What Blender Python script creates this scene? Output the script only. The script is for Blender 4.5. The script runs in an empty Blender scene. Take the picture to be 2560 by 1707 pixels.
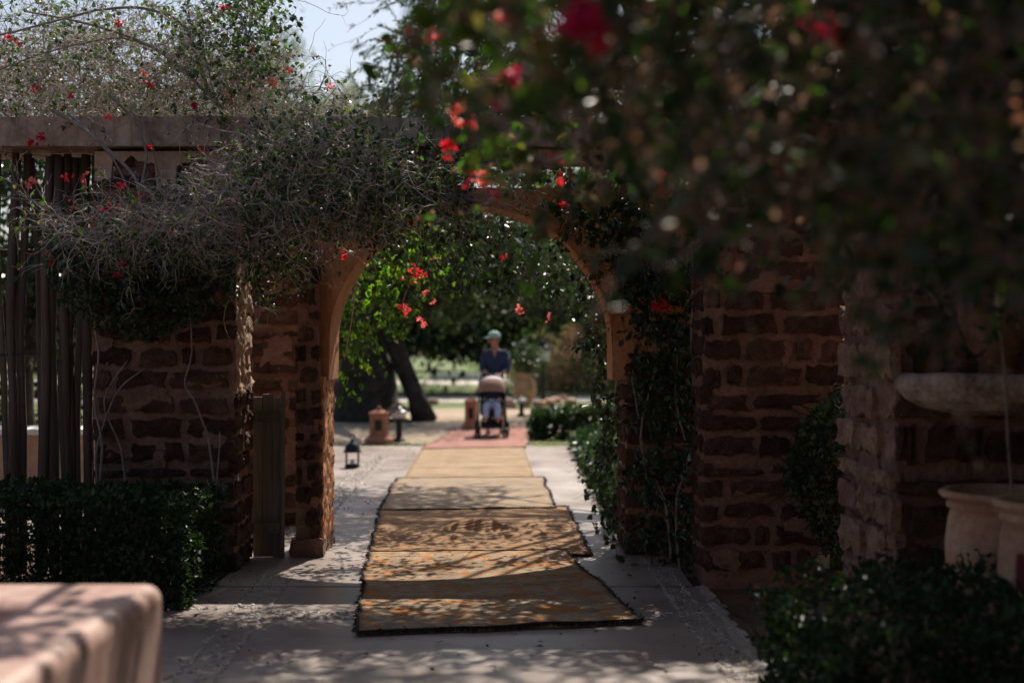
import bpy, bmesh, math, random
import numpy as np
from mathutils import Vector, Matrix, noise

random.seed(11)
RNG = np.random.default_rng(11)
R = math.radians
SC = bpy.context.scene
COL = SC.collection

# ------------------------------------------------------------------ camera, sky, sun, exposure
F = 50.0 / 36.0 * 2560.0
CAMZ = 1.6
cam_d = bpy.data.cameras.new("camera")
cam_d.lens = 50.0
cam_d.sensor_width = 36.0
cam_d.clip_start = 0.05
cam_d.clip_end = 1500
cam_d.dof.use_dof = True
cam_d.dof.focus_distance = 9.4
cam_d.dof.aperture_fstop = 1.2
cam = bpy.data.objects.new("camera", cam_d)
cam.location = (0, 0, CAMZ)
cam.rotation_euler = (R(90), 0, 0)
COL.objects.link(cam)
SC.camera = cam

SUN_DIR = Vector((0.25, 1.0, 1.33)).normalized()
SUN_EL = math.asin(SUN_DIR.z)
SUN_AZ = math.atan2(SUN_DIR.x, SUN_DIR.y)
world = bpy.data.worlds.new("World")
SC.world = world
world.use_nodes = True
wn = world.node_tree
wn.nodes.clear()
wo = wn.nodes.new("ShaderNodeOutputWorld")
bg = wn.nodes.new("ShaderNodeBackground")
sky = wn.nodes.new("ShaderNodeTexSky")
sky.sky_type = 'NISHITA'
sky.sun_disc = False
sky.sun_elevation = SUN_EL
sky.sun_rotation = SUN_AZ
sky.air_density = 1.0
sky.dust_density = 2.6
sky.ozone_density = 1.0
bg.inputs[1].default_value = 0.092
wn.links.new(sky.outputs[0], bg.inputs[0])
wn.links.new(bg.outputs[0], wo.inputs[0])

sl = bpy.data.lights.new("sun", 'SUN')
sl.energy = 5.0
sl.angle = R(0.55)
sl.color = (1.0, 0.915, 0.80)
sun = bpy.data.objects.new("sun", sl)
sun.rotation_euler = (-SUN_DIR).to_track_quat('-Z', 'Y').to_euler()
COL.objects.link(sun)

SC.view_settings.view_transform = 'Standard'
SC.view_settings.look = 'None'
SC.view_settings.exposure = 0.45
SC.view_settings.gamma = 1.0
SC.view_settings.use_curve_mapping = False
SC.cycles.max_bounces = 7
SC.cycles.diffuse_bounces = 3
SC.cycles.glossy_bounces = 2
SC.cycles.transmission_bounces = 5
SC.cycles.sample_clamp_indirect = 4.0
SC.cycles.use_denoising = True

# ------------------------------------------------------------------ helpers
def at(px, py, D):
    """world point that the photograph shows at pixel (px, py), D metres away"""
    return np.array([(px - 1280.0) * D / F, D, CAMZ - (py - 853.5) * D / F])

def tag(o, label=None, cat=None, group=None, kind=None):
    if label: o["label"] = label
    if cat: o["category"] = cat
    if group: o["group"] = group
    if kind: o["kind"] = kind
    return o

def thing(name, label, cat, loc=(0, 0, 0), group=None):
    o = bpy.data.objects.new(name, None)
    o.empty_display_size = 0.2
    o.location = loc
    COL.objects.link(o)
    return tag(o, label, cat, group)

def link(name, mesh, mat=None, parent=None, kind=None):
    o = bpy.data.objects.new(name, mesh)
    if mat is not None and len(mesh.materials) == 0:
        mesh.materials.append(mat)
    COL.objects.link(o)
    if parent is not None:
        p = parent
        off = Vector((0, 0, 0))
        while p is not None:
            off += p.location
            p = p.parent if (p.parent and p.type == 'EMPTY') else None
        o.parent = parent
        if parent.type == 'EMPTY':
            o.matrix_parent_inverse = Matrix.Translation(-Vector(parent.location))
    if kind: o["kind"] = kind
    return o

def copy_tree(o, parent=None):
    c = o.copy()
    COL.objects.link(c)
    if parent is not None:
        c.parent = parent
        c.matrix_parent_inverse = o.matrix_parent_inverse.copy()
    for ch in list(o.children):
        copy_tree(ch, c)
    return c

class MB:
    def __init__(s):
        s.v = []; s.f = []
    def add(s, vs, fs):
        b = len(s.v)
        s.v += [tuple(map(float, v)) for v in vs]
        s.f += [tuple(i + b for i in f) for f in fs]
        return s
    def box(s, x0, x1, y0, y1, z0, z1):
        return s.add([(x0,y0,z0),(x1,y0,z0),(x1,y1,z0),(x0,y1,z0),(x0,y0,z1),(x1,y0,z1),(x1,y1,z1),(x0,y1,z1)],
                     [(3,2,1,0),(4,5,6,7),(0,1,5,4),(1,2,6,5),(2,3,7,6),(3,0,4,7)])
    def tube(s, pts, rad, n=6, caps=True):
        pts = [Vector(p) for p in pts]
        k = len(pts)
        rad = rad if hasattr(rad, "__len__") else [rad] * k
        vs = []; fs = []
        ref = None
        for i, p in enumerate(pts):
            d = (pts[min(i + 1, k - 1)] - pts[max(i - 1, 0)])
            if d.length < 1e-9: d = Vector((0, 0, 1))
            d.normalize()
            if ref is None:
                ref = d.orthogonal().normalized()
            u = (ref - d * ref.dot(d))
            if u.length < 1e-6: u = d.orthogonal()
            u.normalize(); ref = u
            w = d.cross(u)
            for j in range(n):
                a = 2 * math.pi * j / n
                vs.append(p + (u * math.cos(a) + w * math.sin(a)) * rad[i])
        for i in range(k - 1):
            for j in range(n):
                fs.append((i*n + j, i*n + (j+1) % n, (i+1)*n + (j+1) % n, (i+1)*n + j))
        if caps:
            fs.append(tuple(reversed(range(n))))
            fs.append(tuple(range((k-1)*n, k*n)))
        return s.add(vs, fs)
    def lathe(s, prof, c=(0, 0, 0), n=24, jit=0.0):
        vs = []; fs = []
        k = len(prof)
        for (r, z) in prof:
            for j in range(n):
                a = 2 * math.pi * j / n
                rr = r * (1 + jit * math.sin(3 * a + z * 9) )
                vs.append((c[0] + rr * math.cos(a), c[1] + rr * math.sin(a), c[2] + z))
        for i in range(k - 1):
            for j in range(n):
                fs.append((i*n + j, i*n + (j+1) % n, (i+1)*n + (j+1) % n, (i+1)*n + j))
        fs.append(tuple(reversed(range(n))))
        fs.append(tuple(range((k-1)*n, k*n)))
        return s.add(vs, fs)
    def ball(s, c, r, n=10, m=6, sz=(1, 1, 1)):
        prof = [(max(1e-4, math.sin(math.pi * i / m)), -math.cos(math.pi * i / m)) for i in range(m + 1)]
        b = len(s.v)
        s.lathe(prof, (0, 0, 0), n)
        for i in range(b, len(s.v)):
            v = s.v[i]
            s.v[i] = (c[0] + v[0]*r*sz[0], c[1] + v[1]*r*sz[1], c[2] + v[2]*r*sz[2])
        return s
    def mesh(s, name, smooth=False):
        me = bpy.data.meshes.new(name)
        me.from_pydata(s.v, [], s.f)
        if smooth:
            me.polygons.foreach_set("use_smooth", [True] * len(me.polygons))
        me.update()
        return me
    def build(s, name, mat, parent=None, smooth=False, kind=None):
        return link(name, s.mesh(name, smooth), mat, parent, kind)

def np_mesh(name, V, Q, rnd=None, smooth=False):
    me = bpy.data.meshes.new(name)
    V = np.ascontiguousarray(V, dtype=np.float32); Q = np.ascontiguousarray(Q, dtype=np.int32)
    k = Q.shape[1]; n = Q.shape[0]
    me.vertices.add(len(V)); me.vertices.foreach_set("co", V.ravel())
    me.loops.add(n * k); me.loops.foreach_set("vertex_index", Q.ravel())
    me.polygons.add(n)
    me.polygons.foreach_set("loop_start", np.arange(n, dtype=np.int32) * k)
    if smooth: me.polygons.foreach_set("use_smooth", np.ones(n, dtype=bool))
    me.update(calc_edges=True)
    if rnd is not None:
        a = me.attributes.new("rnd", 'FLOAT', 'FACE')
        a.data.foreach_set("value", np.ascontiguousarray(rnd, dtype=np.float32))
    return me

def unit(v):
    return v / np.maximum(np.linalg.norm(v, axis=-1, keepdims=True), 1e-9)

def in_poly(x, y, poly):
    c = np.zeros(len(x), bool); j = len(poly) - 1
    for i in range(len(poly)):
        xi, yi = poly[i]; xj, yj = poly[j]
        t = ((yi > y) != (yj > y)) & (x < (xj - xi) * (y - yi) / (yj - yi + 1e-12) + xi)
        c ^= t; j = i
    return c

def sample_poly(poly, n, d0, d1):
    P = np.array(poly, float); out = []
    tot = 0
    while tot < n:
        x = RNG.uniform(P[:,0].min(), P[:,0].max(), n * 3); y = RNG.uniform(P[:,1].min(), P[:,1].max(), n * 3)
        m = in_poly(x, y, poly)
        s = np.stack([x[m], y[m]], 1); out.append(s); tot += len(s)
    s = np.concatenate(out)[:n]
    D = RNG.uniform(d0, d1, n)
    return np.stack([(s[:,0] - 1280) * D / F, D, CAMZ - (s[:,1] - 853.5) * D / F], 1)

def leaf_mesh(name, P, L, W=0.6, down=0.4, shape=6, dirs=None, droop=0.0, rnd=None):
    """many separate leaf blades: 6-point folded blades (two quads) or kites"""
    n = len(P)
    L = L * RNG.uniform(0.6, 1.3, n)[:, None] if np.isscalar(L) else L[:, None]
    d = RNG.normal(size=(n, 3)) if dirs is None else dirs + RNG.normal(size=(n, 3)) * 0.45
    d[:, 2] -= down
    d = unit(d)
    a = RNG.normal(size=(n, 3)); a[:, 2] += 0.9
    s = unit(np.cross(d, a)); nn = np.cross(s, d)
    w = L * W * 0.5
    fold = nn * w * 0.45
    tipd = nn * L * RNG.uniform(-0.25, 0.05, (n, 1))
    if shape == 6:
        V = np.stack([P, P + d*L*0.28 + s*w + fold, P + d*L*0.66 + s*w*0.72 + fold*0.6 + tipd*0.3, P + d*L + tipd,
                      P + d*L*0.66 - s*w*0.72 + fold*0.6 + tipd*0.3, P + d*L*0.28 - s*w + fold], 1).reshape(-1, 3)
        b = np.arange(n)[:, None] * 6
        Q = np.concatenate([b + np.array([[0, 1, 2, 3]]), b + np.array([[0, 3, 4, 5]])], 1).reshape(-1, 4)
        k = 2
    else:
        V = np.stack([P, P + d*L*0.45 + s*w + fold, P + d*L + tipd, P + d*L*0.45 - s*w + fold], 1).reshape(-1, 3)
        b = np.arange(n)[:, None] * 4
        Q = b + np.array([[0, 1, 2, 3]])
        k = 1
    if rnd is None: rnd = RNG.random(n)
    return np_mesh(name, V, Q, np.repeat(rnd, k))

def walk(P, D, length, nseg, wander=0.35, grav=0.0):
    n = len(P)
    L = (length * RNG.uniform(0.5, 1.4, n))[:, None] / nseg
    d = unit(D); pts = [P]
    for i in range(nseg):
        d = unit(d + RNG.normal(size=(n, 3)) * wander + np.array([0, 0, -grav]))
        pts.append(pts[-1] + d * L)
    return np.stack(pts, 1)

def tubes(name, sets, sides=3):
    """sets: list of (pts [n,k,3], r0, r1)"""
    Vs = []; Qs = []; base = 0
    for pts, r0, r1 in sets:
        n, k, _ = pts.shape
        d = np.empty_like(pts); d[:, 1:-1] = pts[:, 2:] - pts[:, :-2]; d[:, 0] = pts[:, 1] - pts[:, 0]; d[:, -1] = pts[:, -1] - pts[:, -2]
        d = unit(d)
        ref = unit(RNG.normal(size=(n, 1, 3)))
        u = unit(np.cross(d, np.broadcast_to(ref, d.shape))); w = np.cross(d, u)
        rr = np.linspace(1, 0, k)[None, :, None]
        r0a = np.asarray(r0).reshape(-1, 1, 1) if not np.isscalar(r0) else r0
        r1a = np.asarray(r1).reshape(-1, 1, 1) if not np.isscalar(r1) else r1
        rad = r0a * rr + r1a * (1 - rr)
        V = np.stack([pts + (u * math.cos(2*math.pi*j/sides) + w * math.sin(2*math.pi*j/sides)) * rad for j in range(sides)], 2)
        Vs.append(V.reshape(-1, 3))
        i = np.arange(n)[:, None, None] * (k * sides); s = np.arange(k - 1)[None, :, None] * sides; j = np.arange(sides)[None, None, :]; j2 = (j + 1) % sides
        Q = np.stack([i + s + j, i + s + j2, i + s + sides + j2, i + s + sides + j], -1).reshape(-1, 4) + base
        Qs.append(Q); base += n * k * sides
    return np_mesh(name, np.concatenate(Vs), np.concatenate(Qs))

def along(pts, m):
    """m random points (and directions) per polyline"""
    n, k, _ = pts.shape
    i = RNG.integers(0, n, int(n * m)); s = RNG.integers(1, k, len(i)); t = RNG.random((len(i), 1))
    p = pts[i, s - 1] * (1 - t) + pts[i, s] * t
    return p, unit(pts[i, s] - pts[i, s - 1])

# ------------------------------------------------------------------ materials
def new_mat(name):
    m = bpy.data.materials.new(name); m.use_nodes = True
    return m, m.node_tree, m.node_tree.nodes["Principled BSDF"]

def ramp(nt, fac, stops):
    r = nt.nodes.new("ShaderNodeValToRGB")
    el = r.color_ramp.elements
    while len(el) < len(stops): el.new(0.5)
    for e, (p, c) in zip(el, stops):
        e.position = p; e.color = (*c, 1)
    nt.links.new(fac, r.inputs[0])
    return r.outputs[0]

def noise_n(nt, scale, detail=6, rough=0.6, vec=None, dist=0.0):
    n = nt.nodes.new("ShaderNodeTexNoise")
    n.inputs["Scale"].default_value = scale; n.inputs["Detail"].default_value = detail
    n.inputs["Roughness"].default_value = rough; n.inputs["Distortion"].default_value = dist
    if vec is None:
        g = nt.nodes.new("ShaderNodeNewGeometry"); vec = g.outputs["Position"]
    nt.links.new(vec, n.inputs["Vector"])
    return n.outputs["Fac"]

def bump(nt, h, strength, dist=0.02):
    b = nt.nodes.new("ShaderNodeBump"); b.inputs["Strength"].default_value = strength; b.inputs["Distance"].default_value = dist
    nt.links.new(h, b.inputs["Height"])
    return b.outputs["Normal"]

def mixc(nt, fac, a, b, mode='MIX'):
    m = nt.nodes.new("ShaderNodeMix"); m.data_type = 'RGBA'; m.blend_type = mode
    for s, v in ((0, fac), (6, a), (7, b)):
        if isinstance(v, (int, float)): m.inputs[s].default_value = v
        elif isinstance(v, tuple): m.inputs[s].default_value = (*v, 1)
        else: nt.links.new(v, m.inputs[s])
    return m.outputs[2]

def mathn(nt, op, a, b=0.0, c=None):
    m = nt.nodes.new("ShaderNodeMath"); m.operation = op
    for s, v in ((0, a), (1, b), (2, c)):
        if v is None: continue
        if isinstance(v, (int, float)): m.inputs[s].default_value = v
        else: nt.links.new(v, m.inputs[s])
    return m.outputs[0]

def mineral(name, c0, c1, c2, scale=4.0, rough=0.85, bs=0.5, bscale=40, bd=0.01, objrand=0.0, spec=0.3, smear=None):
    m, nt, p = new_mat(name)
    f = noise_n(nt, scale, 8, 0.65)
    f2 = noise_n(nt, scale * 7, 5, 0.6)
    fm = mathn(nt, 'MULTIPLY_ADD', f2, 0.35, mathn(nt, 'MULTIPLY', f, 0.75))
    c = ramp(nt, fm, [(0.40, c0), (0.54, c1), (0.68, c2)])
    if objrand:
        oi = nt.nodes.new("ShaderNodeObjectInfo")
        h = nt.nodes.new("ShaderNodeHueSaturation")
        v = mathn(nt, 'MULTIPLY_ADD', oi.outputs["Random"], objrand, 1 - objrand / 2)
        nt.links.new(v, h.inputs["Value"]); nt.links.new(c, h.inputs["Color"])
        hu = mathn(nt, 'MULTIPLY_ADD', oi.outputs["Random"], 0.02, 0.49); nt.links.new(hu, h.inputs["Hue"])
        c = h.outputs[0]
    if smear:
        c = mixc(nt, ramp(nt, noise_n(nt, 13, 7, 0.7, None, 0.5), [(0.62, (0, 0, 0)), (0.70, (1, 1, 1))]), c, smear)
    nt.links.new(c, p.inputs["Base Color"])
    p.inputs["Roughness"].default_value = rough
    p.inputs["Specular IOR Level"].default_value = spec
    b = mathn(nt, 'ADD', noise_n(nt, bscale, 6, 0.7), mathn(nt, 'MULTIPLY', noise_n(nt, bscale * 0.25, 4), 1.5))
    nt.links.new(bump(nt, b, bs, bd), p.inputs["Normal"])
    return m

def plain(name, c, rough=0.6, metal=0.0, var=0.15, scale=12, spec=0.4):
    m, nt, p = new_mat(name)
    f = noise_n(nt, scale, 4)
    lo = tuple(x * (1 - var) for x in c); hi = tuple(min(1, x * (1 + var)) for x in c)
    nt.links.new(ramp(nt, f, [(0.3, lo), (0.7, hi)]), p.inputs["Base Color"])
    p.inputs["Roughness"].default_value = rough; p.inputs["Metallic"].default_value = metal
    p.inputs["Specular IOR Level"].default_value = spec
    return m

def leafmat(name, stops, trans=0.4, rough=0.45, tcol=(1.25, 1.35, 0.5), spec=0.35):
    m, nt, p = new_mat(name)
    a = nt.nodes.new("ShaderNodeAttribute"); a.attribute_name = "rnd"
    c = ramp(nt, a.outputs["Fac"], stops)
    nt.links.new(c, p.inputs["Base Color"])
    p.inputs["Roughness"].default_value = rough; p.inputs["Specular IOR Level"].default_value = spec
    t = nt.nodes.new("ShaderNodeBsdfTranslucent")
    nt.links.new(mixc(nt, 1.0, c, tcol, 'MULTIPLY'), t.inputs["Color"])
    mx = nt.nodes.new("ShaderNodeMixShader"); mx.inputs[0].default_value = trans
    nt.links.new(p.outputs[0], mx.inputs[1]); nt.links.new(t.outputs[0], mx.inputs[2])
    nt.links.new(mx.outputs[0], nt.nodes["Material Output"].inputs[0])
    return m

M = {}
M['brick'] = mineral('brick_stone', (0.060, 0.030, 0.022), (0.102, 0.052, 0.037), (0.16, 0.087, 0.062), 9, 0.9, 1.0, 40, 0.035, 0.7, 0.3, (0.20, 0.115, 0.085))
M['brick_lit_side'] = mineral('lit_side_stone', (0.17, 0.095, 0.066), (0.33, 0.19, 0.135), (0.48, 0.31, 0.225), 8, 0.9, 0.9, 50, 0.02, 0.4)  # paler copy of the brick, colours the lit side of the near pillar
M['mortar'] = mineral('mud_mortar', (0.155, 0.088, 0.064), (0.245, 0.142, 0.104), (0.33, 0.205, 0.155), 5, 0.9, 0.9, 30, 0.025, 0, 0.3, (0.15, 0.085, 0.065))
M['plaster'] = mineral('ochre_plaster', (0.38, 0.16, 0.07), (0.52, 0.24, 0.11), (0.62, 0.33, 0.18), 3.5, 0.8, 0.35, 30, 0.01)
M['coping'] = mineral('weathered_coping', (0.15, 0.105, 0.08), (0.42, 0.31, 0.235), (0.58, 0.45, 0.36), 2.0, 0.85, 0.8, 40, 0.01)
M['flake'] = mineral('old_render', (0.32, 0.20, 0.14), (0.46, 0.31, 0.22), (0.56, 0.40, 0.30), 4, 0.85, 0.4, 40, 0.008)
M['pink'] = mineral('polished_pink_plaster', (0.33, 0.18, 0.15), (0.45, 0.285, 0.24), (0.54, 0.40, 0.34), 3.2, 0.45, 0.2, 60, 0.004, 0, 0.5, (0.24, 0.105, 0.085))
def streaks(m, col, amt):
    nt = m.node_tree; p = nt.nodes["Principled BSDF"]
    old = p.inputs["Base Color"].links[0].from_socket
    g = nt.nodes.new("ShaderNodeNewGeometry"); mp = nt.nodes.new("ShaderNodeMapping"); mp.inputs["Scale"].default_value = (9, 9, 0.9)
    nt.links.new(g.outputs["Position"], mp.inputs[0])
    f = ramp(nt, noise_n(nt, 1.0, 6, 0.65, mp.outputs[0], 0.4), [(0.5, (0, 0, 0)), (0.66, (amt, amt, amt))])
    nt.links.new(mixc(nt, f, old, col), p.inputs["Base Color"])
streaks(M['pink'], (0.22, 0.095, 0.075), 0.4)
streaks(M['coping'], (0.07, 0.047, 0.038), 0.8)
streaks(M['plaster'], (0.26, 0.11, 0.055), 0.5)
streaks(M['flake'], (0.18, 0.105, 0.075), 0.5)
M['terracotta'] = mineral('terracotta', (0.36, 0.185, 0.105), (0.52, 0.30, 0.19), (0.62, 0.42, 0.30), 5, 0.8, 0.3, 35, 0.006)
M['redclay'] = mineral('red_clay', (0.30, 0.11, 0.06), (0.40, 0.16, 0.09), (0.46, 0.22, 0.13), 5, 0.8, 0.3, 35, 0.006)
M['palestone'] = mineral('pale_limestone', (0.12, 0.08, 0.055), (0.34, 0.255, 0.20), (0.56, 0.46, 0.39), 6, 0.85, 0.8, 30, 0.012)
M['soil'] = mineral('garden_soil', (0.06, 0.035, 0.022), (0.11, 0.062, 0.04), (0.16, 0.095, 0.065), 3, 0.95, 0.8, 30, 0.03)
M['sand'] = mineral('sandy_gravel', (0.26, 0.19, 0.13), (0.36, 0.28, 0.20), (0.44, 0.35, 0.27), 1.2, 0.95, 0.5, 25, 0.02)
M['pebble'] = mineral('pebble', (0.16, 0.13, 0.11), (0.30, 0.26, 0.22), (0.46, 0.42, 0.38), 30, 0.55, 0.1, 60, 0.003)
M['farstone'] = mineral('pale_far_paving', (0.42, 0.36, 0.30), (0.52, 0.45, 0.38), (0.60, 0.52, 0.46), 1.0, 0.8, 0.2, 10, 0.01)
M['tanwall'] = mineral('tan_render', (0.36, 0.21, 0.13), (0.45, 0.28, 0.18), (0.52, 0.35, 0.25), 2, 0.85, 0.3, 30, 0.01)
M['whitecap'] = mineral('white_sunlit_wall', (0.62, 0.58, 0.52), (0.72, 0.69, 0.64), (0.78, 0.76, 0.72), 2, 0.8, 0.2, 30, 0.006)
M['bark'] = mineral('bark', (0.022, 0.016, 0.012), (0.055, 0.040, 0.030), (0.10, 0.075, 0.058), 6, 0.9, 1.0, 14, 0.06)
M['twig'] = mineral('dry_twig', (0.28, 0.235, 0.20), (0.43, 0.375, 0.33), (0.58, 0.52, 0.46), 7, 0.7, 0.2, 60, 0.003)
M['stem'] = mineral('vine_stem', (0.15, 0.125, 0.105), (0.24, 0.205, 0.175), (0.33, 0.29, 0.25), 9, 0.75, 0.5, 70, 0.004)
M['metal'] = plain('dark_iron', (0.03, 0.032, 0.034), 0.35, 0.8)
M['paleplate'] = plain('pale_plate', (0.33, 0.30, 0.25), 0.5)
M['glass'] = plain('frosted_glass', (0.7, 0.71, 0.7), 0.15, 0, 0.05)
M['candle'] = plain('candle_wax', (0.75, 0.72, 0.65), 0.6)
M['skin'] = plain('skin', (0.42, 0.20, 0.13), 0.5)
M['navy'] = plain('navy_cloth', (0.028, 0.04, 0.085), 0.85)
M['cap'] = plain('pale_green_cap', (0.34, 0.48, 0.42), 0.8)
M['shorts'] = plain('dark_shorts', (0.03, 0.03, 0.035), 0.85)
M['shoe'] = plain('shoe', (0.25, 0.22, 0.2), 0.7)
M['hair'] = plain('dark_hair', (0.03, 0.02, 0.015), 0.6)
M['tanfab'] = plain('tan_fabric', (0.34, 0.19, 0.12), 0.85)
M['palefab'] = plain('pale_fabric', (0.55, 0.50, 0.50), 0.85)
M['darkfab'] = plain('dark_fabric', (0.018, 0.017, 0.02), 0.85)
M['bluefab'] = plain('pale_blue_trousers', (0.42, 0.45, 0.58), 0.85)
M['rubber'] = plain('black_rubber', (0.015, 0.015, 0.016), 0.6)
M['whitecloth'] = plain('white_cloth', (0.75, 0.73, 0.7), 0.8)
M['orangecloth'] = plain('orange_cloth', (0.7, 0.22, 0.04), 0.8)
M['redcloth'] = plain('red_cloth', (0.5, 0.07, 0.05), 0.8)
M['darkleafbit'] = plain('dry_leaf', (0.10, 0.06, 0.04), 0.8)
M['petal'] = plain('red_petal', (0.42, 0.02, 0.035), 0.6)
M['fringe'] = plain('dark_wool', (0.03, 0.022, 0.018), 0.95)

def wood_mat(name, c0, c1, c2):
    m, nt, p = new_mat(name)
    tc = nt.nodes.new("ShaderNodeTexCoord"); mp = nt.nodes.new("ShaderNodeMapping")
    mp.inputs["Scale"].default_value = (1, 1, 0.06)
    nt.links.new(tc.outputs["Object"], mp.inputs[0])
    f = noise_n(nt, 55, 5, 0.6, mp.outputs[0]); f2 = noise_n(nt, 3, 4)
    oi = nt.nodes.new("ShaderNodeObjectInfo")
    fm = mathn(nt, 'ADD', mathn(nt, 'MULTIPLY', f, 0.6), mathn(nt, 'MULTIPLY_ADD', f2, 0.3, mathn(nt, 'MULTIPLY', oi.outputs["Random"], 0.25)))
    nt.links.new(ramp(nt, fm, [(0.35, c0), (0.6, c1), (0.85, c2)]), p.inputs["Base Color"])
    p.inputs["Roughness"].default_value = 0.8
    nt.links.new(bump(nt, f, 0.6, 0.006), p.inputs["Normal"])
    return m
M['pole'] = wood_mat('grey_pole_wood', (0.055, 0.040, 0.028), (0.110, 0.080, 0.058), (0.20, 0.155, 0.118))
M['plank'] = wood_mat('grey_green_plank', (0.06, 0.055, 0.042), (0.11, 0.10, 0.08), (0.17, 0.16, 0.13))

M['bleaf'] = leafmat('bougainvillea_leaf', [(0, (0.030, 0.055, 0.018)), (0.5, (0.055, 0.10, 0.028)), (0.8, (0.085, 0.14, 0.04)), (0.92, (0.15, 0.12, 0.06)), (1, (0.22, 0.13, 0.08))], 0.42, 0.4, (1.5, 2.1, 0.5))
M['backlitleaf'] = leafmat('backlit_leaf', [(0, (0.045, 0.085, 0.02)), (0.5, (0.09, 0.17, 0.035)), (0.9, (0.14, 0.22, 0.05)), (1, (0.25, 0.22, 0.10))], 0.6, 0.4, (1.5, 1.9, 0.35))  # brighter copy of the bougainvillea leaf, sun from behind put into the colour
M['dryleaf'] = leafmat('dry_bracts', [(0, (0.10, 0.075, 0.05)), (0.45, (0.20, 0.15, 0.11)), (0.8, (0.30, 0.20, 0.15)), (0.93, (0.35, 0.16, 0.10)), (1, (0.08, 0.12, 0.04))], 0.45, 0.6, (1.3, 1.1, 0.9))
M['darkleaf'] = leafmat('ivy_and_shade_leaf', [(0, (0.014, 0.030, 0.014)), (0.6, (0.028, 0.055, 0.024)), (1, (0.05, 0.085, 0.035))], 0.25, 0.35, (1.3, 1.7, 0.5), 0.5)  # dark green of ivy, also the shaded copy for bougainvillea leaves
M['boxleaf'] = leafmat('hedge_leaf', [(0, (0.013, 0.030, 0.012)), (0.6, (0.024, 0.050, 0.019)), (0.95, (0.045, 0.085, 0.03)), (1, (0.10, 0.11, 0.05))], 0.22, 0.45, (1.3, 1.7, 0.5), 0.3)
M['oliveleaf'] = leafmat('olive_leaf', [(0, (0.055, 0.085, 0.055)), (0.5, (0.095, 0.13, 0.09)), (0.85, (0.16, 0.20, 0.15)), (1, (0.26, 0.30, 0.25))], 0.3, 0.4, (1.2, 1.35, 0.8))
M['treeleaf'] = leafmat('tree_leaf', [(0, (0.025, 0.042, 0.02)), (0.5, (0.05, 0.075, 0.035)), (1, (0.10, 0.12, 0.06))], 0.3, 0.5, (1.3, 1.6, 0.5))
M['paleleaf'] = leafmat('pale_tree_leaf', [(0, (0.10, 0.12, 0.07)), (0.5, (0.17, 0.19, 0.12)), (1, (0.26, 0.26, 0.19))], 0.4, 0.5, (1.2, 1.3, 0.7))
M['grassleaf'] = leafmat('grass_blade', [(0, (0.06, 0.12, 0.02)), (0.6, (0.10, 0.18, 0.035)), (1, (0.20, 0.24, 0.08))], 0.45, 0.5, (1.4, 1.7, 0.4))
M['strawleaf'] = leafmat('straw_blade', [(0, (0.20, 0.15, 0.09)), (0.6, (0.32, 0.25, 0.17)), (1, (0.42, 0.34, 0.25))], 0.4, 0.6, (1.1, 1.0, 0.8))
def bractmat(name, c0, c1):
    return leafmat(name, [(0, c0), (1, c1)], 0.5, 0.5, (1.6, 1.1, 1.1))
M['red'] = bractmat('red_bract', (0.48, 0.010, 0.030), (0.70, 0.040, 0.075))
M['coral'] = bractmat('coral_bract', (0.64, 0.12, 0.12), (0.80, 0.30, 0.25))
M['magenta'] = bractmat('magenta_bract', (0.40, 0.006, 0.07), (0.58, 0.02, 0.12))

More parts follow.
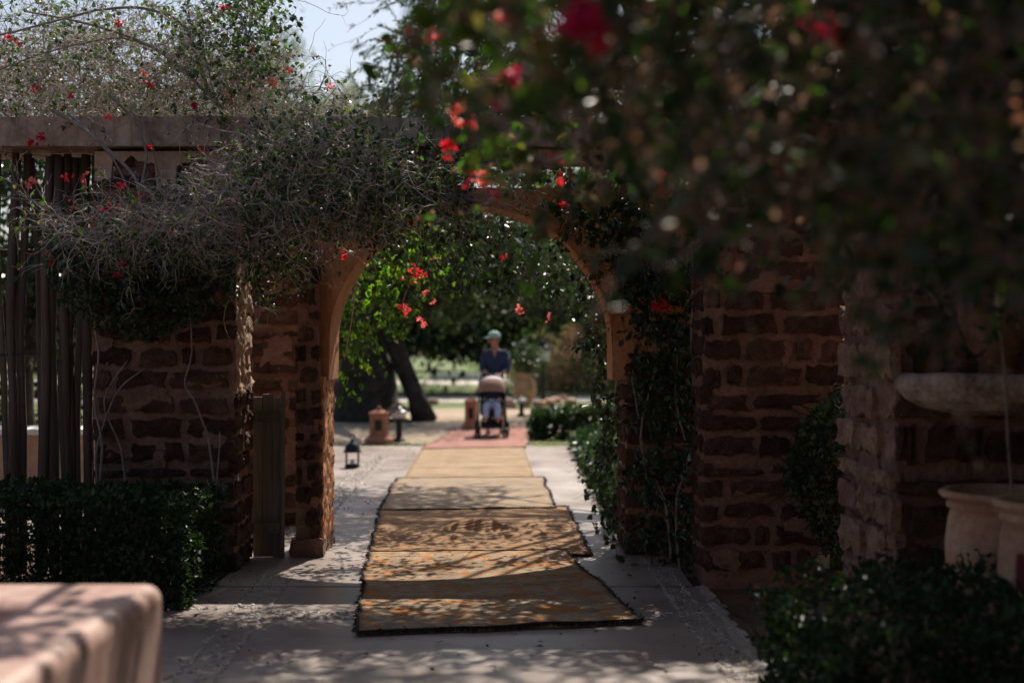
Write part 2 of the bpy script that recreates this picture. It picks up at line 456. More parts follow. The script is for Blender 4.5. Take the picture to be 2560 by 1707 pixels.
def path_mat():
    m, nt, p = new_mat('polished_concrete')
    f = noise_n(nt, 0.9, 8, 0.65, None, 0.4); f2 = noise_n(nt, 9, 6, 0.7); f3 = noise_n(nt, 0.35, 4)
    c = ramp(nt, mathn(nt, 'MULTIPLY_ADD', f2, 0.35, mathn(nt, 'MULTIPLY', f, 0.75)),
             [(0.3, (0.18, 0.14, 0.12)), (0.5, (0.285, 0.238, 0.212)), (0.72, (0.38, 0.335, 0.305))])
    c = mixc(nt, ramp(nt, f3, [(0.4, (0, 0, 0)), (0.65, (1, 1, 1))]), c, mixc(nt, 1.0, c, (0.88, 0.78, 0.76), 'MULTIPLY'))
    c = mixc(nt, ramp(nt, noise_n(nt, 2.3, 9, 0.72, None, 1.0), [(0.5, (0, 0, 0)), (0.68, (0.75, 0.75, 0.75))]), c, (0.20, 0.15, 0.13))
    c = mixc(nt, ramp(nt, noise_n(nt, 45, 3, 0.6), [(0.62, (0, 0, 0)), (0.7, (0.6, 0.6, 0.6))]), c, (0.14, 0.11, 0.10))
    # hairline cracks
    v = nt.nodes.new("ShaderNodeTexVoronoi"); v.feature = 'DISTANCE_TO_EDGE'; v.inputs["Scale"].default_value = 0.55
    g = nt.nodes.new("ShaderNodeNewGeometry")
    ad = nt.nodes.new("ShaderNodeVectorMath"); ad.operation = 'ADD'
    nz = nt.nodes.new("ShaderNodeTexNoise"); nz.inputs["Scale"].default_value = 3.0; nz.inputs["Detail"].default_value = 6
    nt.links.new(g.outputs["Position"], nz.inputs["Vector"])
    sc = nt.nodes.new("ShaderNodeVectorMath"); sc.operation = 'SCALE'; sc.inputs["Scale"].default_value = 0.5
    nt.links.new(nz.outputs["Color"], sc.inputs[0]); nt.links.new(g.outputs["Position"], ad.inputs[0]); nt.links.new(sc.outputs[0], ad.inputs[1])
    nt.links.new(ad.outputs[0], v.inputs["Vector"])
    cr = ramp(nt, v.outputs["Distance"], [(0.0, (1, 1, 1)), (0.006, (0, 0, 0))])
    c = mixc(nt, mathn(nt, 'MULTIPLY', cr, 0.55), c, (0.10, 0.075, 0.065))
    nt.links.new(c, p.inputs["Base Color"])
    nt.links.new(mathn(nt, 'MULTIPLY_ADD', f, 0.5, 0.12), p.inputs["Roughness"])
    p.inputs["Specular IOR Level"].default_value = 0.5
    b = mathn(nt, 'SUBTRACT', mathn(nt, 'ADD', mathn(nt, 'MULTIPLY', f2, 0.5), f), mathn(nt, 'MULTIPLY', cr, 0.6))
    nt.links.new(bump(nt, b, 0.35, 0.012), p.inputs["Normal"])
    return m
M['path'] = path_mat()

def lawn_mat():
    m, nt, p = new_mat('lawn')
    f = noise_n(nt, 0.5, 6, 0.6); f2 = noise_n(nt, 30, 4)
    c = ramp(nt, mathn(nt, 'MULTIPLY_ADD', f2, 0.4, mathn(nt, 'MULTIPLY', f, 0.7)),
             [(0.35, (0.06, 0.095, 0.025)), (0.55, (0.10, 0.15, 0.035)), (0.75, (0.20, 0.20, 0.09))])
    nt.links.new(c, p.inputs["Base Color"]); p.inputs["Roughness"].default_value = 0.9
    nt.links.new(bump(nt, f2, 0.8, 0.03), p.inputs["Normal"])
    return m
M['lawn'] = lawn_mat()

def rug_mat(name, base, alt, accent, stripes, motif):
    """flat-woven wool: fine weft rows, broad bands across, motif rows at the ends"""
    m, nt, p = new_mat(name)
    uv = nt.nodes.new("ShaderNodeUVMap"); sep = nt.nodes.new("ShaderNodeSeparateXYZ")
    nt.links.new(uv.outputs[0], sep.inputs[0])
    u, v = sep.outputs[0], sep.outputs[1]
    mp = nt.nodes.new("ShaderNodeMapping"); mp.inputs["Scale"].default_value = (9, 60, 1)
    nt.links.new(uv.outputs[0], mp.inputs[0])
    yarn = noise_n(nt, 3.0, 6, 0.7, mp.outputs[0])
    mp2 = nt.nodes.new("ShaderNodeMapping"); mp2.inputs["Scale"].default_value = (3, 8, 1)
    nt.links.new(uv.outputs[0], mp2.inputs[0])
    big = noise_n(nt, 1.5, 5, 0.6, mp2.outputs[0])
    hi = tuple(min(1, x * 1.3) for x in base)
    c = ramp(nt, yarn, [(0.36, alt), (0.5, base), (0.62, hi)])
    band = nt.nodes.new("ShaderNodeTexNoise"); band.noise_dimensions = '1D'; band.inputs["Scale"].default_value = 14; band.inputs["Detail"].default_value = 4
    nt.links.new(v, band.inputs["W"])
    c = mixc(nt, mathn(nt, 'MULTIPLY', ramp(nt, band.outputs["Fac"], [(0.45, (0, 0, 0)), (0.56, (1, 1, 1))]), stripes), c, alt)
    # worn flowers: broken patches of coloured wool, denser in a border all round
    mp3 = nt.nodes.new("ShaderNodeMapping"); mp3.inputs["Scale"].default_value = (9, 17, 1)
    nt.links.new(uv.outputs[0], mp3.inputs[0])
    fl = noise_n(nt, 1.0, 4, 0.55, mp3.outputs[0], 0.6)
    mp4 = nt.nodes.new("ShaderNodeMapping"); mp4.inputs["Scale"].default_value = (11, 20, 1); mp4.inputs["Location"].default_value = (7, 3, 0)
    nt.links.new(uv.outputs[0], mp4.inputs[0])
    fl2 = noise_n(nt, 1.0, 4, 0.55, mp4.outputs[0], 0.8)
    ends = mathn(nt, 'GREATER_THAN', mathn(nt, 'ABSOLUTE', mathn(nt, 'SUBTRACT', v, 0.5)), 0.41)
    side = mathn(nt, 'GREATER_THAN', mathn(nt, 'ABSOLUTE', mathn(nt, 'SUBTRACT', u, 0.5)), 0.40)
    bor = mathn(nt, 'MAXIMUM', ends, side)
    tri = mathn(nt, 'PINGPONG', mathn(nt, 'MULTIPLY', u, 9.0), 0.5)
    tri = mathn(nt, 'MULTIPLY', mathn(nt, 'SUBTRACT', tri, 0.25), mathn(nt, 'MULTIPLY', ends, 0.35))
    lift = mathn(nt, 'MULTIPLY_ADD', bor, 0.05, mathn(nt, 'MULTIPLY', mathn(nt, 'SUBTRACT', yarn, 0.5), 0.35))
    lift = mathn(nt, 'ADD', lift, tri)
    om = ramp(nt, mathn(nt, 'ADD', fl, lift), [(0.53, (0, 0, 0)), (0.57, (1, 1, 1))])
    gm = ramp(nt, mathn(nt, 'ADD', fl2, lift), [(0.55, (0, 0, 0)), (0.59, (1, 1, 1))])
    c = mixc(nt, mathn(nt, 'MULTIPLY', om, motif), c, accent)
    c = mixc(nt, mathn(nt, 'MULTIPLY', gm, motif * 0.7), c, (0.44, 0.36, 0.26))
    edge = mathn(nt, 'GREATER_THAN', mathn(nt, 'ABSOLUTE', mathn(nt, 'SUBTRACT', v, 0.5)), 0.482)
    c = mixc(nt, mathn(nt, 'MULTIPLY', edge, 0.6), c, (0.42, 0.30, 0.18))
    c = mixc(nt, ramp(nt, big, [(0.35, (0.35, 0.35, 0.35)), (0.6, (0, 0, 0))]), c, (0.12, 0.075, 0.05))
    nt.links.new(c, p.inputs["Base Color"])
    p.inputs["Roughness"].default_value = 0.95; p.inputs["Specular IOR Level"].default_value = 0.1
    w = nt.nodes.new("ShaderNodeTexWave"); w.bands_direction = 'Y'; w.inputs["Scale"].default_value = 36; w.inputs["Distortion"].default_value = 2.0
    w.inputs["Detail"].default_value = 2
    nt.links.new(uv.outputs[0], w.inputs["Vector"])
    nt.links.new(bump(nt, mathn(nt, 'MULTIPLY_ADD', yarn, 1.2, mathn(nt, 'MULTIPLY', w.outputs["Fac"], 0.6)), 0.8, 0.012), p.inputs["Normal"])
    return m
M['rug1'] = rug_mat('worn_flower_rug', (0.40, 0.295, 0.20), (0.18, 0.115, 0.073), (0.48, 0.20, 0.062), 0.35, 0.95)
M['rug2'] = rug_mat('rust_brown_rug', (0.39, 0.25, 0.148), (0.25, 0.145, 0.085), (0.44, 0.2, 0.07), 0.7, 0.18)
M['rug3'] = rug_mat('cream_rug', (0.40, 0.325, 0.25), (0.27, 0.215, 0.17), (0.42, 0.25, 0.11), 0.6, 0.55)
M['rug4'] = rug_mat('sand_rug', (0.40, 0.31, 0.215), (0.30, 0.205, 0.125), (0.42, 0.24, 0.1), 0.7, 0.3)
M['rug5'] = rug_mat('rose_red_rug', (0.42, 0.23, 0.195), (0.33, 0.15, 0.125), (0.45, 0.2, 0.15), 0.6, 0.3)

# ------------------------------------------------------------------ shapes shared by the masonry
def rough_box(x0, x1, y0, y1, z0, z1, res=0.07, amp=0.01, seed=0.0, nf=6.0):
    """closed box of small faces, its surface pushed about by noise"""
    bm = bmesh.new()
    nx, ny, nz = (max(1, round((b - a) / res)) for a, b in ((x0, x1), (y0, y1), (z0, z1)))
    cache = {}
    def vert(i, j, k):
        key = (i, j, k)
        if key not in cache:
            p = Vector((x0 + (x1 - x0) * i / nx, y0 + (y1 - y0) * j / ny, z0 + (z1 - z0) * k / nz))
            q = p * nf + Vector((seed, seed * 1.7, -seed))
            d = noise.noise_vector(q) * amp + noise.noise_vector(q * 3.1) * amp * 0.5
            if k == 0: d.z = 0
            cache[key] = bm.verts.new(p + d)
        return cache[key]
    for i in range(nx):
        for k in range(nz):
            bm.faces.new((vert(i,0,k), vert(i+1,0,k), vert(i+1,0,k+1), vert(i,0,k+1)))
            bm.faces.new((vert(i,ny,k+1), vert(i+1,ny,k+1), vert(i+1,ny,k), vert(i,ny,k)))
    for j in range(ny):
        for k in range(nz):
            bm.faces.new((vert(0,j,k+1), vert(0,j+1,k+1), vert(0,j+1,k), vert(0,j,k)))
            bm.faces.new((vert(nx,j,k), vert(nx,j+1,k), vert(nx,j+1,k+1), vert(nx,j,k+1)))
    for i in range(nx):
        for j in range(ny):
            bm.faces.new((vert(i,j,nz), vert(i+1,j,nz), vert(i+1,j+1,nz), vert(i,j+1,nz)))
            bm.faces.new((vert(i,j+1,0), vert(i+1,j+1,0), vert(i+1,j,0), vert(i,j,0)))
    me = bpy.data.meshes.new("masonry"); bm.to_mesh(me); bm.free()
    return me

def brick_variant(seed, mat):
    """rough split stone: bulging, chipped front (towards -Y) on a shallow body; unit size"""
    r = random.Random(seed)
    nx, nz = 6, 3
    V = []; F_ = []
    for k in range(nz + 1):
        for i in range(nx + 1):
            u, w = i / nx - 0.5, k / nz - 0.5
            edge = i in (0, nx) or k in (0, nz)
            eu = r.uniform(-0.07, 0.035) if i == nx else (r.uniform(-0.035, 0.07) if i == 0 else r.uniform(-0.03, 0.03))
            ew = r.uniform(-0.15, 0.09) if k == nz else (r.uniform(-0.09, 0.15) if k == 0 else r.uniform(-0.05, 0.05))
            if i in (0, nx) and k in (0, nz): eu *= 1.2
            V.append((u + eu, (-0.34 if edge else -0.5) + r.uniform(-0.2, 0.2), w + ew))
    w1 = nx + 1
    for k in range(nz):
        for i in range(nx):
            F_.append((k*w1 + i, k*w1 + i + 1, (k+1)*w1 + i + 1, (k+1)*w1 + i))
    ring = [i for i in range(nx + 1)] + [k*w1 + nx for k in range(1, nz + 1)] + [nz*w1 + i for i in range(nx - 1, -1, -1)] + [k*w1 for k in range(nz - 1, 0, -1)]
    b = len(V)
    for i in ring: V.append((V[i][0] * 1.02, 0.5, V[i][2] * 1.02))
    n = len(ring)
    for j in range(n):
        F_.append((ring[j], b + j, b + (j+1) % n, ring[(j+1) % n]))
    me = bpy.data.meshes.new("brick"); me.from_pydata(V, [], F_); me.materials.append(mat); me.update()
    return me
BRICKS = [brick_variant(s, M['brick']) for s in range(12)]
LIT_SIDE_BRICKS = [brick_variant(s + 40, M['brick_lit_side']) for s in range(8)]

def lay_bricks(parent, o, u, nrm, width, z0, z1, seed, variants=BRICKS, course=0.158, bh=0.112, proud=0.012, lens=(0.17, 0.42), name='brick', skip=None):
    """courses of separate stones on a wall face: o = lower corner, u = along, nrm = outward"""
    r = random.Random(seed)
    u = Vector(u).normalized(); n = Vector(nrm).normalized(); o = Vector(o)
    z = z0; row = 0; made = []
    while z < z1:
        h = bh * r.uniform(0.82, 1.15)
        if row % 6 == 4 and r.random() < 0.7: h *= 0.45
        x = r.uniform(-0.02, 0.03) if row % 2 else r.uniform(-0.10, -0.02)
        while x < width - 0.03:
            L = r.uniform(*lens) if r.random() > 0.18 else r.uniform(0.08, 0.14)
            a, b = max(x, -0.012), min(x + L, width + 0.012)
            if b - a > 0.05:
                c = o + u * ((a + b) / 2) + Vector((0, 0, z + h / 2 + r.uniform(-0.012, 0.012)))
                if skip is None or not skip(c):
                    ob = bpy.data.objects.new(name, r.choice(variants))
                    dep = 0.07
                    X = u * ((b - a)); Y = -n * dep; Z = Vector((0, 0, h))
                    s = -1 if (u.cross(-n)).z < 0 else 1
                    cc = c + n * (proud * r.uniform(0.4, 1.6) - dep * 0.28)
                    tilt = r.uniform(-0.025, 0.025)
                    Zt = Z + X.normalized() * tilt * h
                    mw = Matrix(((X.x, Y.x, Zt.x, cc.x), (X.y, Y.y, Zt.y, cc.y), (X.z, Y.z, Zt.z, cc.z), (0, 0, 0, 1)))
                    COL.objects.link(ob)
                    ob.parent = parent
                    ob.matrix_parent_inverse = Matrix.Translation(-Vector(parent.location))
                    ob.matrix_basis = mw
                    made.append(ob)
            x += L + r.uniform(0.028, 0.06)
        z += course * (h / bh * 0.55 + 0.45)
        row += 1
    return made

# ------------------------------------------------------------------ ground
RNG = np.random.default_rng(101); random.seed(101)
def sheet(name, pts, z, mat, kind='structure'):
    m = MB(); m.add([(x, y, z) for x, y in pts], [tuple(range(len(pts)))])
    o = m.build(name, mat); o["kind"] = kind
    return o

def wavy_sheet(name, x0, x1, y0, y1, z, mat, nx, ny, jit):
    xs = np.linspace(x0, x1, nx); ys = np.linspace(y0, y1, ny)
    V = []; Fc = []
    for j, y in enumerate(ys):
        for i, x in enumerate(xs):
            dx = dy = 0
            if i in (0, nx - 1): dx = noise.noise((y * 1.3, x, 3.1)) * jit
            if j in (0, ny - 1): dy = noise.noise((x * 1.3, y, 7.7)) * jit
            V.append((x + dx, y + dy, z))
    for j in range(ny - 1):
        for i in range(nx - 1):
            Fc.append((j*nx + i, j*nx + i + 1, (j+1)*nx + i + 1, (j+1)*nx + i))
    o = MB().add(V, Fc).build(name, mat); o["kind"] = 'structure'
    return o

wavy_sheet('ground', -400, 400, -60, 600, 0.0, M['soil'], 12, 12, 0)
wavy_sheet('lawn', -40, 30, 21.6, 150, 0.010, M['lawn'], 60, 60, 0.5)
# near paving and the path through the gateway
wavy_sheet('path', -4.6, 1.22, -6.0, 9.05, 0.040, M['path'], 20, 40, 0.02)
wavy_sheet('path', -1.9, 1.15, 9.05, 11.3, 0.044, M['path'], 12, 12, 0.0)
wavy_sheet('path', -5.2, 0.86, 11.3, 21.3, 0.040, M['path'], 24, 40, 0.03)
wavy_sheet('gravel_clearing', -3.6, 1.6, 21.9, 33.5, 0.026, M['sand'], 30, 30, 0.5)
wavy_sheet('garden_path', -16.0, 7.0, 37.2, 40.6, 0.026, M['farstone'], 40, 6, 0.4)
wavy_sheet('garden_path', -26.0, 16.0, 52.0, 57.0, 0.026, M['farstone'], 40, 6, 0.4)

def pebbles(name, segs, n, size, z):
    """inlaid pebbles along lines: one mesh"""
    V = []; Fq = []
    oct_v = [(0,0,1),(1,0,0),(0,1,0),(-1,0,0),(0,-1,0)]
    oct_f = [(0,1,2,2),(0,2,3,3),(0,3,4,4),(0,4,1,1)]
    P = []; 
    for (x0, y0, x1, y1, w) in segs:
        L = math.hypot(x1 - x0, y1 - y0); k = int(n * L)
        t = RNG.random(k); s = RNG.uniform(-w, w, k)
        nx_, ny_ = -(y1 - y0) / L, (x1 - x0) / L
        P.append(np.stack([x0 + (x1 - x0)*t + nx_*s, y0 + (y1 - y0)*t + ny_*s], 1))
    P = np.concatenate(P); k = len(P)
    a = RNG.uniform(0, 6.28, k); r1 = size * RNG.uniform(0.6, 1.3, k); r2 = r1 * RNG.uniform(0.5, 0.9, k); h = size * RNG.uniform(0.25, 0.6, k)
    ca, sa = np.cos(a), np.sin(a)
    def pt(x, y, zz):
        return np.stack([P[:,0] + ca*x*r1 - sa*y*r2, P[:,1] + sa*x*r1 + ca*y*r2, np.full(k, z) + zz*h], 1)
    rs = [pt(math.cos(i*math.pi/3), math.sin(i*math.pi/3), 0.0) for i in range(6)] + [pt(0.6*math.cos(i*math.pi/3), 0.6*math.sin(i*math.pi/3), 0.85) for i in range(6)]
    V = np.stack(rs, 1).reshape(-1, 3)
    b = np.arange(k)[:, None] * 12
    Q = np.concatenate([b + np.array([[i, (i+1) % 6, 6 + (i+1) % 6, 6 + i]]) for i in range(6)] + [b + np.array([[6, 7, 8, 9]]), b + np.array([[6, 9, 10, 11]])], 1).reshape(-1, 4)
    o = link(name, np_mesh(name, V, Q, None, True), M['pebble'])
    o["kind"] = 'stuff'
    return o
pebbles('pebble_inlay', [(-1.52, 5.5, -1.66, 9.6, 0.012), (-1.34, 5.5, -1.46, 9.6, 0.012), (-1.43, 5.5, -1.56, 9.6, 0.05),
                         (-1.62, 11.4, -1.70, 19.6, 0.014), (-1.84, 11.4, -1.92, 19.6, 0.014), (-1.73, 11.4, -1.81, 19.6, 0.08),
                         (1.0, 6.5, 0.94, 10.3, 0.012), (1.14, 6.5, 1.06, 10.3, 0.012), (1.07, 6.5, 1.0, 10.3, 0.05),
                         (-1.5, 8.02, 1.2, 7.98, 0.012), (-1.5, 8.2, 1.2, 8.16, 0.012), (-1.5, 8.11, 1.2, 8.07, 0.06),
                         (-3.6, 8.45, -1.7, 8.3, 0.05), (-1.6, 13.9, -0.9, 13.9, 0.06)], 55, 0.016, 0.042)
pebbles('path_edge_stones', [(1.21, 5.0, 1.22, 9.1, 0.02), (1.19, 5.0, 1.2, 9.1, 0.02)], 40, 0.035, 0.030)

# ------------------------------------------------------------------ walls
def mud_patches(parent, o, u, nrm, spots, seed):
    """ragged slabs of mud render still clinging to the stones"""
    r = random.Random(seed); u = Vector(u); n = Vector(nrm); o = Vector(o)
    for (a, z, w, h) in spots:
        k = 22; ph = r.uniform(0, 50); ring = []
        for i in range(k):
            t = 2 * math.pi * i / k
            q = 1 + 0.45 * noise.noise((math.cos(t) * 1.5 + ph, math.sin(t) * 1.5, ph)) + 0.25 * noise.noise((math.cos(t) * 5 + ph, math.sin(t) * 5, 3))
            ring.append((math.copysign(abs(math.cos(t)) ** 0.7, math.cos(t)) * w / 2 * q, math.copysign(abs(math.sin(t)) ** 0.7, math.sin(t)) * h / 2 * q))
        V = []
        for s_, dp in ((1.0, -0.01), (0.97, 0.022), (0.55, 0.028)):
            for (x, y) in ring:
                V.append(o + u * (a + x * s_) + Vector((0, 0, z + y * s_)) + n * (dp + r.uniform(-0.003, 0.003)))
        V.append(o + u * a + Vector((0, 0, z)) + n * 0.028)
        Fq = []
        for l in range(2):
            for i in range(k):
                Fq.append((l*k + i, l*k + (i+1) % k, (l+1)*k + (i+1) % k, (l+1)*k + i))
        Fq += [(2*k + i, 2*k + (i+1) % k, 3*k) for i in range(k)]
        if (u.cross(n)).z > 0: Fq = [tuple(reversed(f_)) for f_ in Fq]
        MB().add(V, Fq).build('mud_patch', M['mortar'], parent)

fw = thing('stone_wall', 'tall stone and mortar wall with peeling render, between wooden poles and arch', 'wall', (-2.4, 9.9, 0))
link('mortar_core', rough_box(-2.82, -1.88, 9.62, 10.18, 0, 2.88, 0.06, 0.012, 3), M['mortar'], fw)
def flake_hole(c):   # render still covers this band
    return c.z > 2.84 + 0.02 * noise.noise((c.x * 5, 0, 2))
lay_bricks(fw, (-2.82, 9.62, 0), (1, 0, 0), (0, -1, 0), 0.94, 0.05, 2.84, 5, skip=flake_hole)
lay_bricks(fw, (-1.88, 9.62, 0), (0, 1, 0), (1, 0, 0), 0.56, 0.05, 1.25, 6, lens=(0.14, 0.3))
link('sun_strip_end', rough_box(-1.93, -1.865, 9.64, 10.185, 1.22, 2.86, 0.03, 0.030, 61, 11.0), M['flake'], fw)  # pale rugged slab in place of bricks, made to read as the sunlit strip
mud_patches(fw, (-2.82, 9.62, 0), (1, 0, 0), (0, -1, 0), [(0.06, 1.62, 0.13, 0.42), (0.34, 1.22, 0.34, 0.15), (0.70, 1.34, 0.36, 0.10), (0.80, 0.92, 0.20, 0.14), (0.16, 0.86, 0.22, 0.11), (0.58, 1.72, 0.12, 0.16), (0.44, 0.84, 0.1, 0.2)], 81)
# peeling render under the coping: a torn-edged slab
fl = MB()
xs = np.linspace(-2.81, -1.60 - 0.28, 70)
top = []; bot = []
for i, x in enumerate(xs):
    lo = 2.80 + 0.06 * noise.noise((x * 4.5, 1.3, 0)) + 0.04 * noise.noise((x * 17, 4, 0))
    if -2.40 < x < -2.27: lo -= 0.15 + 0.05 * noise.noise((x * 30, 0, 0))
    if x < -2.70: lo -= 0.12
    if x > -2.05: lo -= 0.17
    bot.append(lo)
n = len(xs)
V = [(x, 9.572 + 0.006 * noise.noise((x * 9, 0, 0)), 2.879) for x in xs] + [(x, 9.575 + 0.006 * noise.noise((x * 9, 3, 0)), b) for x, b in zip(xs, bot)]
V += [(x, 9.64, 2.879) for x in xs] + [(x, 9.64, b - 0.01) for x, b in zip(xs, bot)]
Fq = []
for i in range(n - 1):
    Fq += [(n + i, n + i + 1, i + 1, i), (3*n + i, 3*n + i + 1, n + i + 1, n + i), (2*n + i, i, i + 1, 2*n + i + 1)]
Fq += [(0, 2*n, 3*n, n), (n - 1, 2*n - 1, 4*n - 1, 3*n - 1)]
fl.add(V, Fq).build('render_patch', M['flake'], fw)

cb = thing('coping_beam', 'long weathered plaster coping beam along the wall top above the arch', 'beam', (-1.0, 9.9, 2.8))
link('coping', rough_box(-7.2, -1.605, 9.50, 10.20, 2.905, 3.10, 0.09, 0.012, 8, 2.5), M['coping'], cb)
link('coping', rough_box(-1.60, 2.4, 9.50, 9.80, 2.905, 3.10, 0.09, 0.012, 8, 2.5), M['coping'], cb)
link('lintel', rough_box(-1.60, 1.24, 9.58, 9.79, 2.80, 2.895, 0.09, 0.010, 9, 2.5), M['coping'], cb)

aw = thing('archway', 'ochre plastered arch on rough stone piers that spans the path', 'arch', (-0.3, 10.7, 0))
CX, CZ, AR = -0.305, 1.55, 1.045
Y0, Y1 = 10.47, 11.06
def arch_mesh():
    xs = list(np.linspace(-1.56, CX - AR, 6)) 
    th = np.linspace(math.pi, 0, 42)
    cols = [(x, 1.315) for x in xs[:-1]]
    cols.append((CX - AR, 1.315))
    cols += [(CX + AR * math.cos(t), CZ + AR * math.sin(t)) for t in th]
    cols.append((CX + AR, 1.315))
    cols += [(x, 1.315) for x in np.linspace(CX + AR, 1.60, 6)[1:]]
    m = MB(); n = len(cols); ztop = 2.73
    V = []
    for (x, z) in cols:
        w = 0.012 * noise.noise((x * 3, z * 3, 0))
        for (yy, zz) in ((Y0 + w, z + w), (Y1 - w, z + w * 1.3), (Y0, ztop), (Y1, ztop)):
            V.append((x + (w if zz != ztop else 0), yy, zz))
    Fq = []
    for i in range(n - 1):
        a, b = 4*i, 4*(i+1)
        if abs(V[a][0] - V[b][0]) > 1e-4 or True:
            Fq += [(a, b, b+2, a+2), (b+1, a+1, a+3, b+3), (a+1, b+1, b, a)]
    Fq += [(0, 2, 3, 1), (4*(n-1), 4*(n-1)+1, 4*(n-1)+3, 4*(n-1)+2)]
    m.add(V, Fq)
    return m.mesh('plaster_arch')
link('plaster_arch', arch_mesh(), M['plaster'], aw)
link('pier', rough_box(-1.56, -1.405, 10.32, 11.0, 0, 2.30, 0.05, 0.014, 12), M['mortar'], aw)
lay_bricks(aw, (-1.56, 10.32, 0), (1, 0, 0), (0, -1, 0), 0.155, 0.25, 2.25, 15, lens=(0.10, 0.15))
lay_bricks(aw, (-1.405, 10.32, 0), (0, 1, 0), (1, 0, 0), 0.68, 0.15, 1.3, 16, lens=(0.14, 0.3), variants=BRICKS, proud=0.006)
link('pier', rough_box(0.84, 1.60, 10.40, 11.1, 0, 1.40, 0.06, 0.013, 18), M['mortar'], aw)
lay_bricks(aw, (0.84, 10.40, 0), (1, 0, 0), (0, -1, 0), 0.76, 0.05, 1.36, 19)
lay_bricks(aw, (0.84, 11.1, 0), (0, -1, 0), (-1, 0, 0), 0.70, 0.05, 1.36, 20, lens=(0.14, 0.3), proud=0.002)
link('lit_reveal_skin', rough_box(-1.415, -1.372, 10.36, 10.97, 0.16, 1.34, 0.03, 0.018, 73, 10.0), M['plaster'], aw)  # bright rugged slab added over the pier bricks as its sunlit side
# worn flared foot of the left pier
link('pier_foot', rough_box(-1.60, -1.372, 10.27, 10.98, 0, 0.17, 0.035, 0.022, 75, 9.0), M['mortar'], aw)

# narrow plank gate leaf folded back beside the arch pier
gd = thing('gate_leaf', 'narrow weathered plank gate leaf standing open between stone wall and arch pier', 'gate', (-1.76, 10.25, 0.02))
for i, (a, b, h) in enumerate([(-1.865, -1.80, 1.20), (-1.797, -1.73, 1.22), (-1.727, -1.665, 1.19)]):
    m = MB(); m.box(a, b, 10.25, 10.29, 0.05, h); m.build('plank', M['plank'], gd)
for zz in (1.02, 0.22):
    m = MB(); m.box(-1.862, -1.668, 10.225, 10.249, zz, zz + 0.08); m.build('cross_bar', M['plank'], gd)
m = MB(); m.tube([(-1.655, 10.24, 0.02), (-1.652, 10.24, 1.24)], 0.018, 8); m.build('hinge_post', M['plank'], gd)

bw = thing('pier_backdrop_wall', 'added brown stone wall behind the sun gap, standing in for arch pier masonry, beside the plank gate leaf', 'wall', (-2.3, 12.2, 0))  # added set back so sun clears it while the gap reads as solid pier
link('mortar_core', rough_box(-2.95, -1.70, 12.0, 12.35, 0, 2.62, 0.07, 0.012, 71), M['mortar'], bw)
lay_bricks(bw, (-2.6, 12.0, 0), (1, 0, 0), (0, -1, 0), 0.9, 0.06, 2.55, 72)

bp = thing('brick_pillar', 'broad brown stone pillar with thick pale mortar joints and a small cover plate', 'pillar', (1.68, 9.5, 0))
link('mortar_core', rough_box(1.245, 2.14, 9.20, 9.72, 0, 3.0, 0.06, 0.010, 22), M['mortar'], bp)
lay_bricks(bp, (1.245, 9.20, 0), (1, 0, 0), (0, -1, 0), 0.895, 0.12, 2.95, 23)
lay_bricks(bp, (1.245, 9.72, 0), (0, -1, 0), (-1, 0, 0), 0.52, 0.12, 2.9, 24, lens=(0.16, 0.30), proud=0.004)
mud_patches(bp, (1.245, 9.20, 0), (1, 0, 0), (0, -1, 0), [(0.42, 1.98, 0.34, 0.13), (0.12, 2.12, 0.10, 0.22), (0.72, 1.16, 0.30, 0.10), (0.30, 0.62, 0.22, 0.09), (0.66, 0.40, 0.3, 0.12), (0.52, 1.52, 0.09, 0.16), (0.12, 0.2, 0.2, 0.14)], 82)
m = MB(); m.box(1.975, 2.078, 9.160, 9.19, 0.14, 0.245)
cp = m.build('cover_plate', M['paleplate'], bp)
for dx in (1.985, 2.068):
    for dz in (0.15, 0.235):
        m = MB(); m.tube([(dx, 9.154, dz), (dx, 9.162, dz)], 0.003, 6); s = m.build('screw', M['metal']); s.parent = cp

mud_patches(bw, (-2.6, 12.0, 0), (1, 0, 0), (0, -1, 0), [(0.62, 1.5, 0.3, 0.3), (0.7, 0.7, 0.25, 0.5)], 83)
npil = thing('weathered_pillar', 'nearest massive weathered stone pillar at the right, with a stone ledge in front', 'pillar', (2.5, 7.5, 0))
link('mortar_core', rough_box(1.90, 4.2, 7.0, 8.1, 0, 3.5, 0.08, 0.03, 30, 4.0), M['mortar'], npil)
lay_bricks(npil, (1.90, 8.1, 0), (0, -1, 0), (-1, 0, 0), 1.1, 0.04, 3.3, 31, variants=LIT_SIDE_BRICKS, course=0.21, bh=0.165, lens=(0.22, 0.5), proud=0.03)  # left side gets the paler copy for the light falling on it
lay_bricks(npil, (1.90, 7.0, 0), (1, 0, 0), (0, -1, 0), 1.1, 0.04, 3.3, 32, course=0.21, bh=0.165, lens=(0.25, 0.5), proud=0.02)

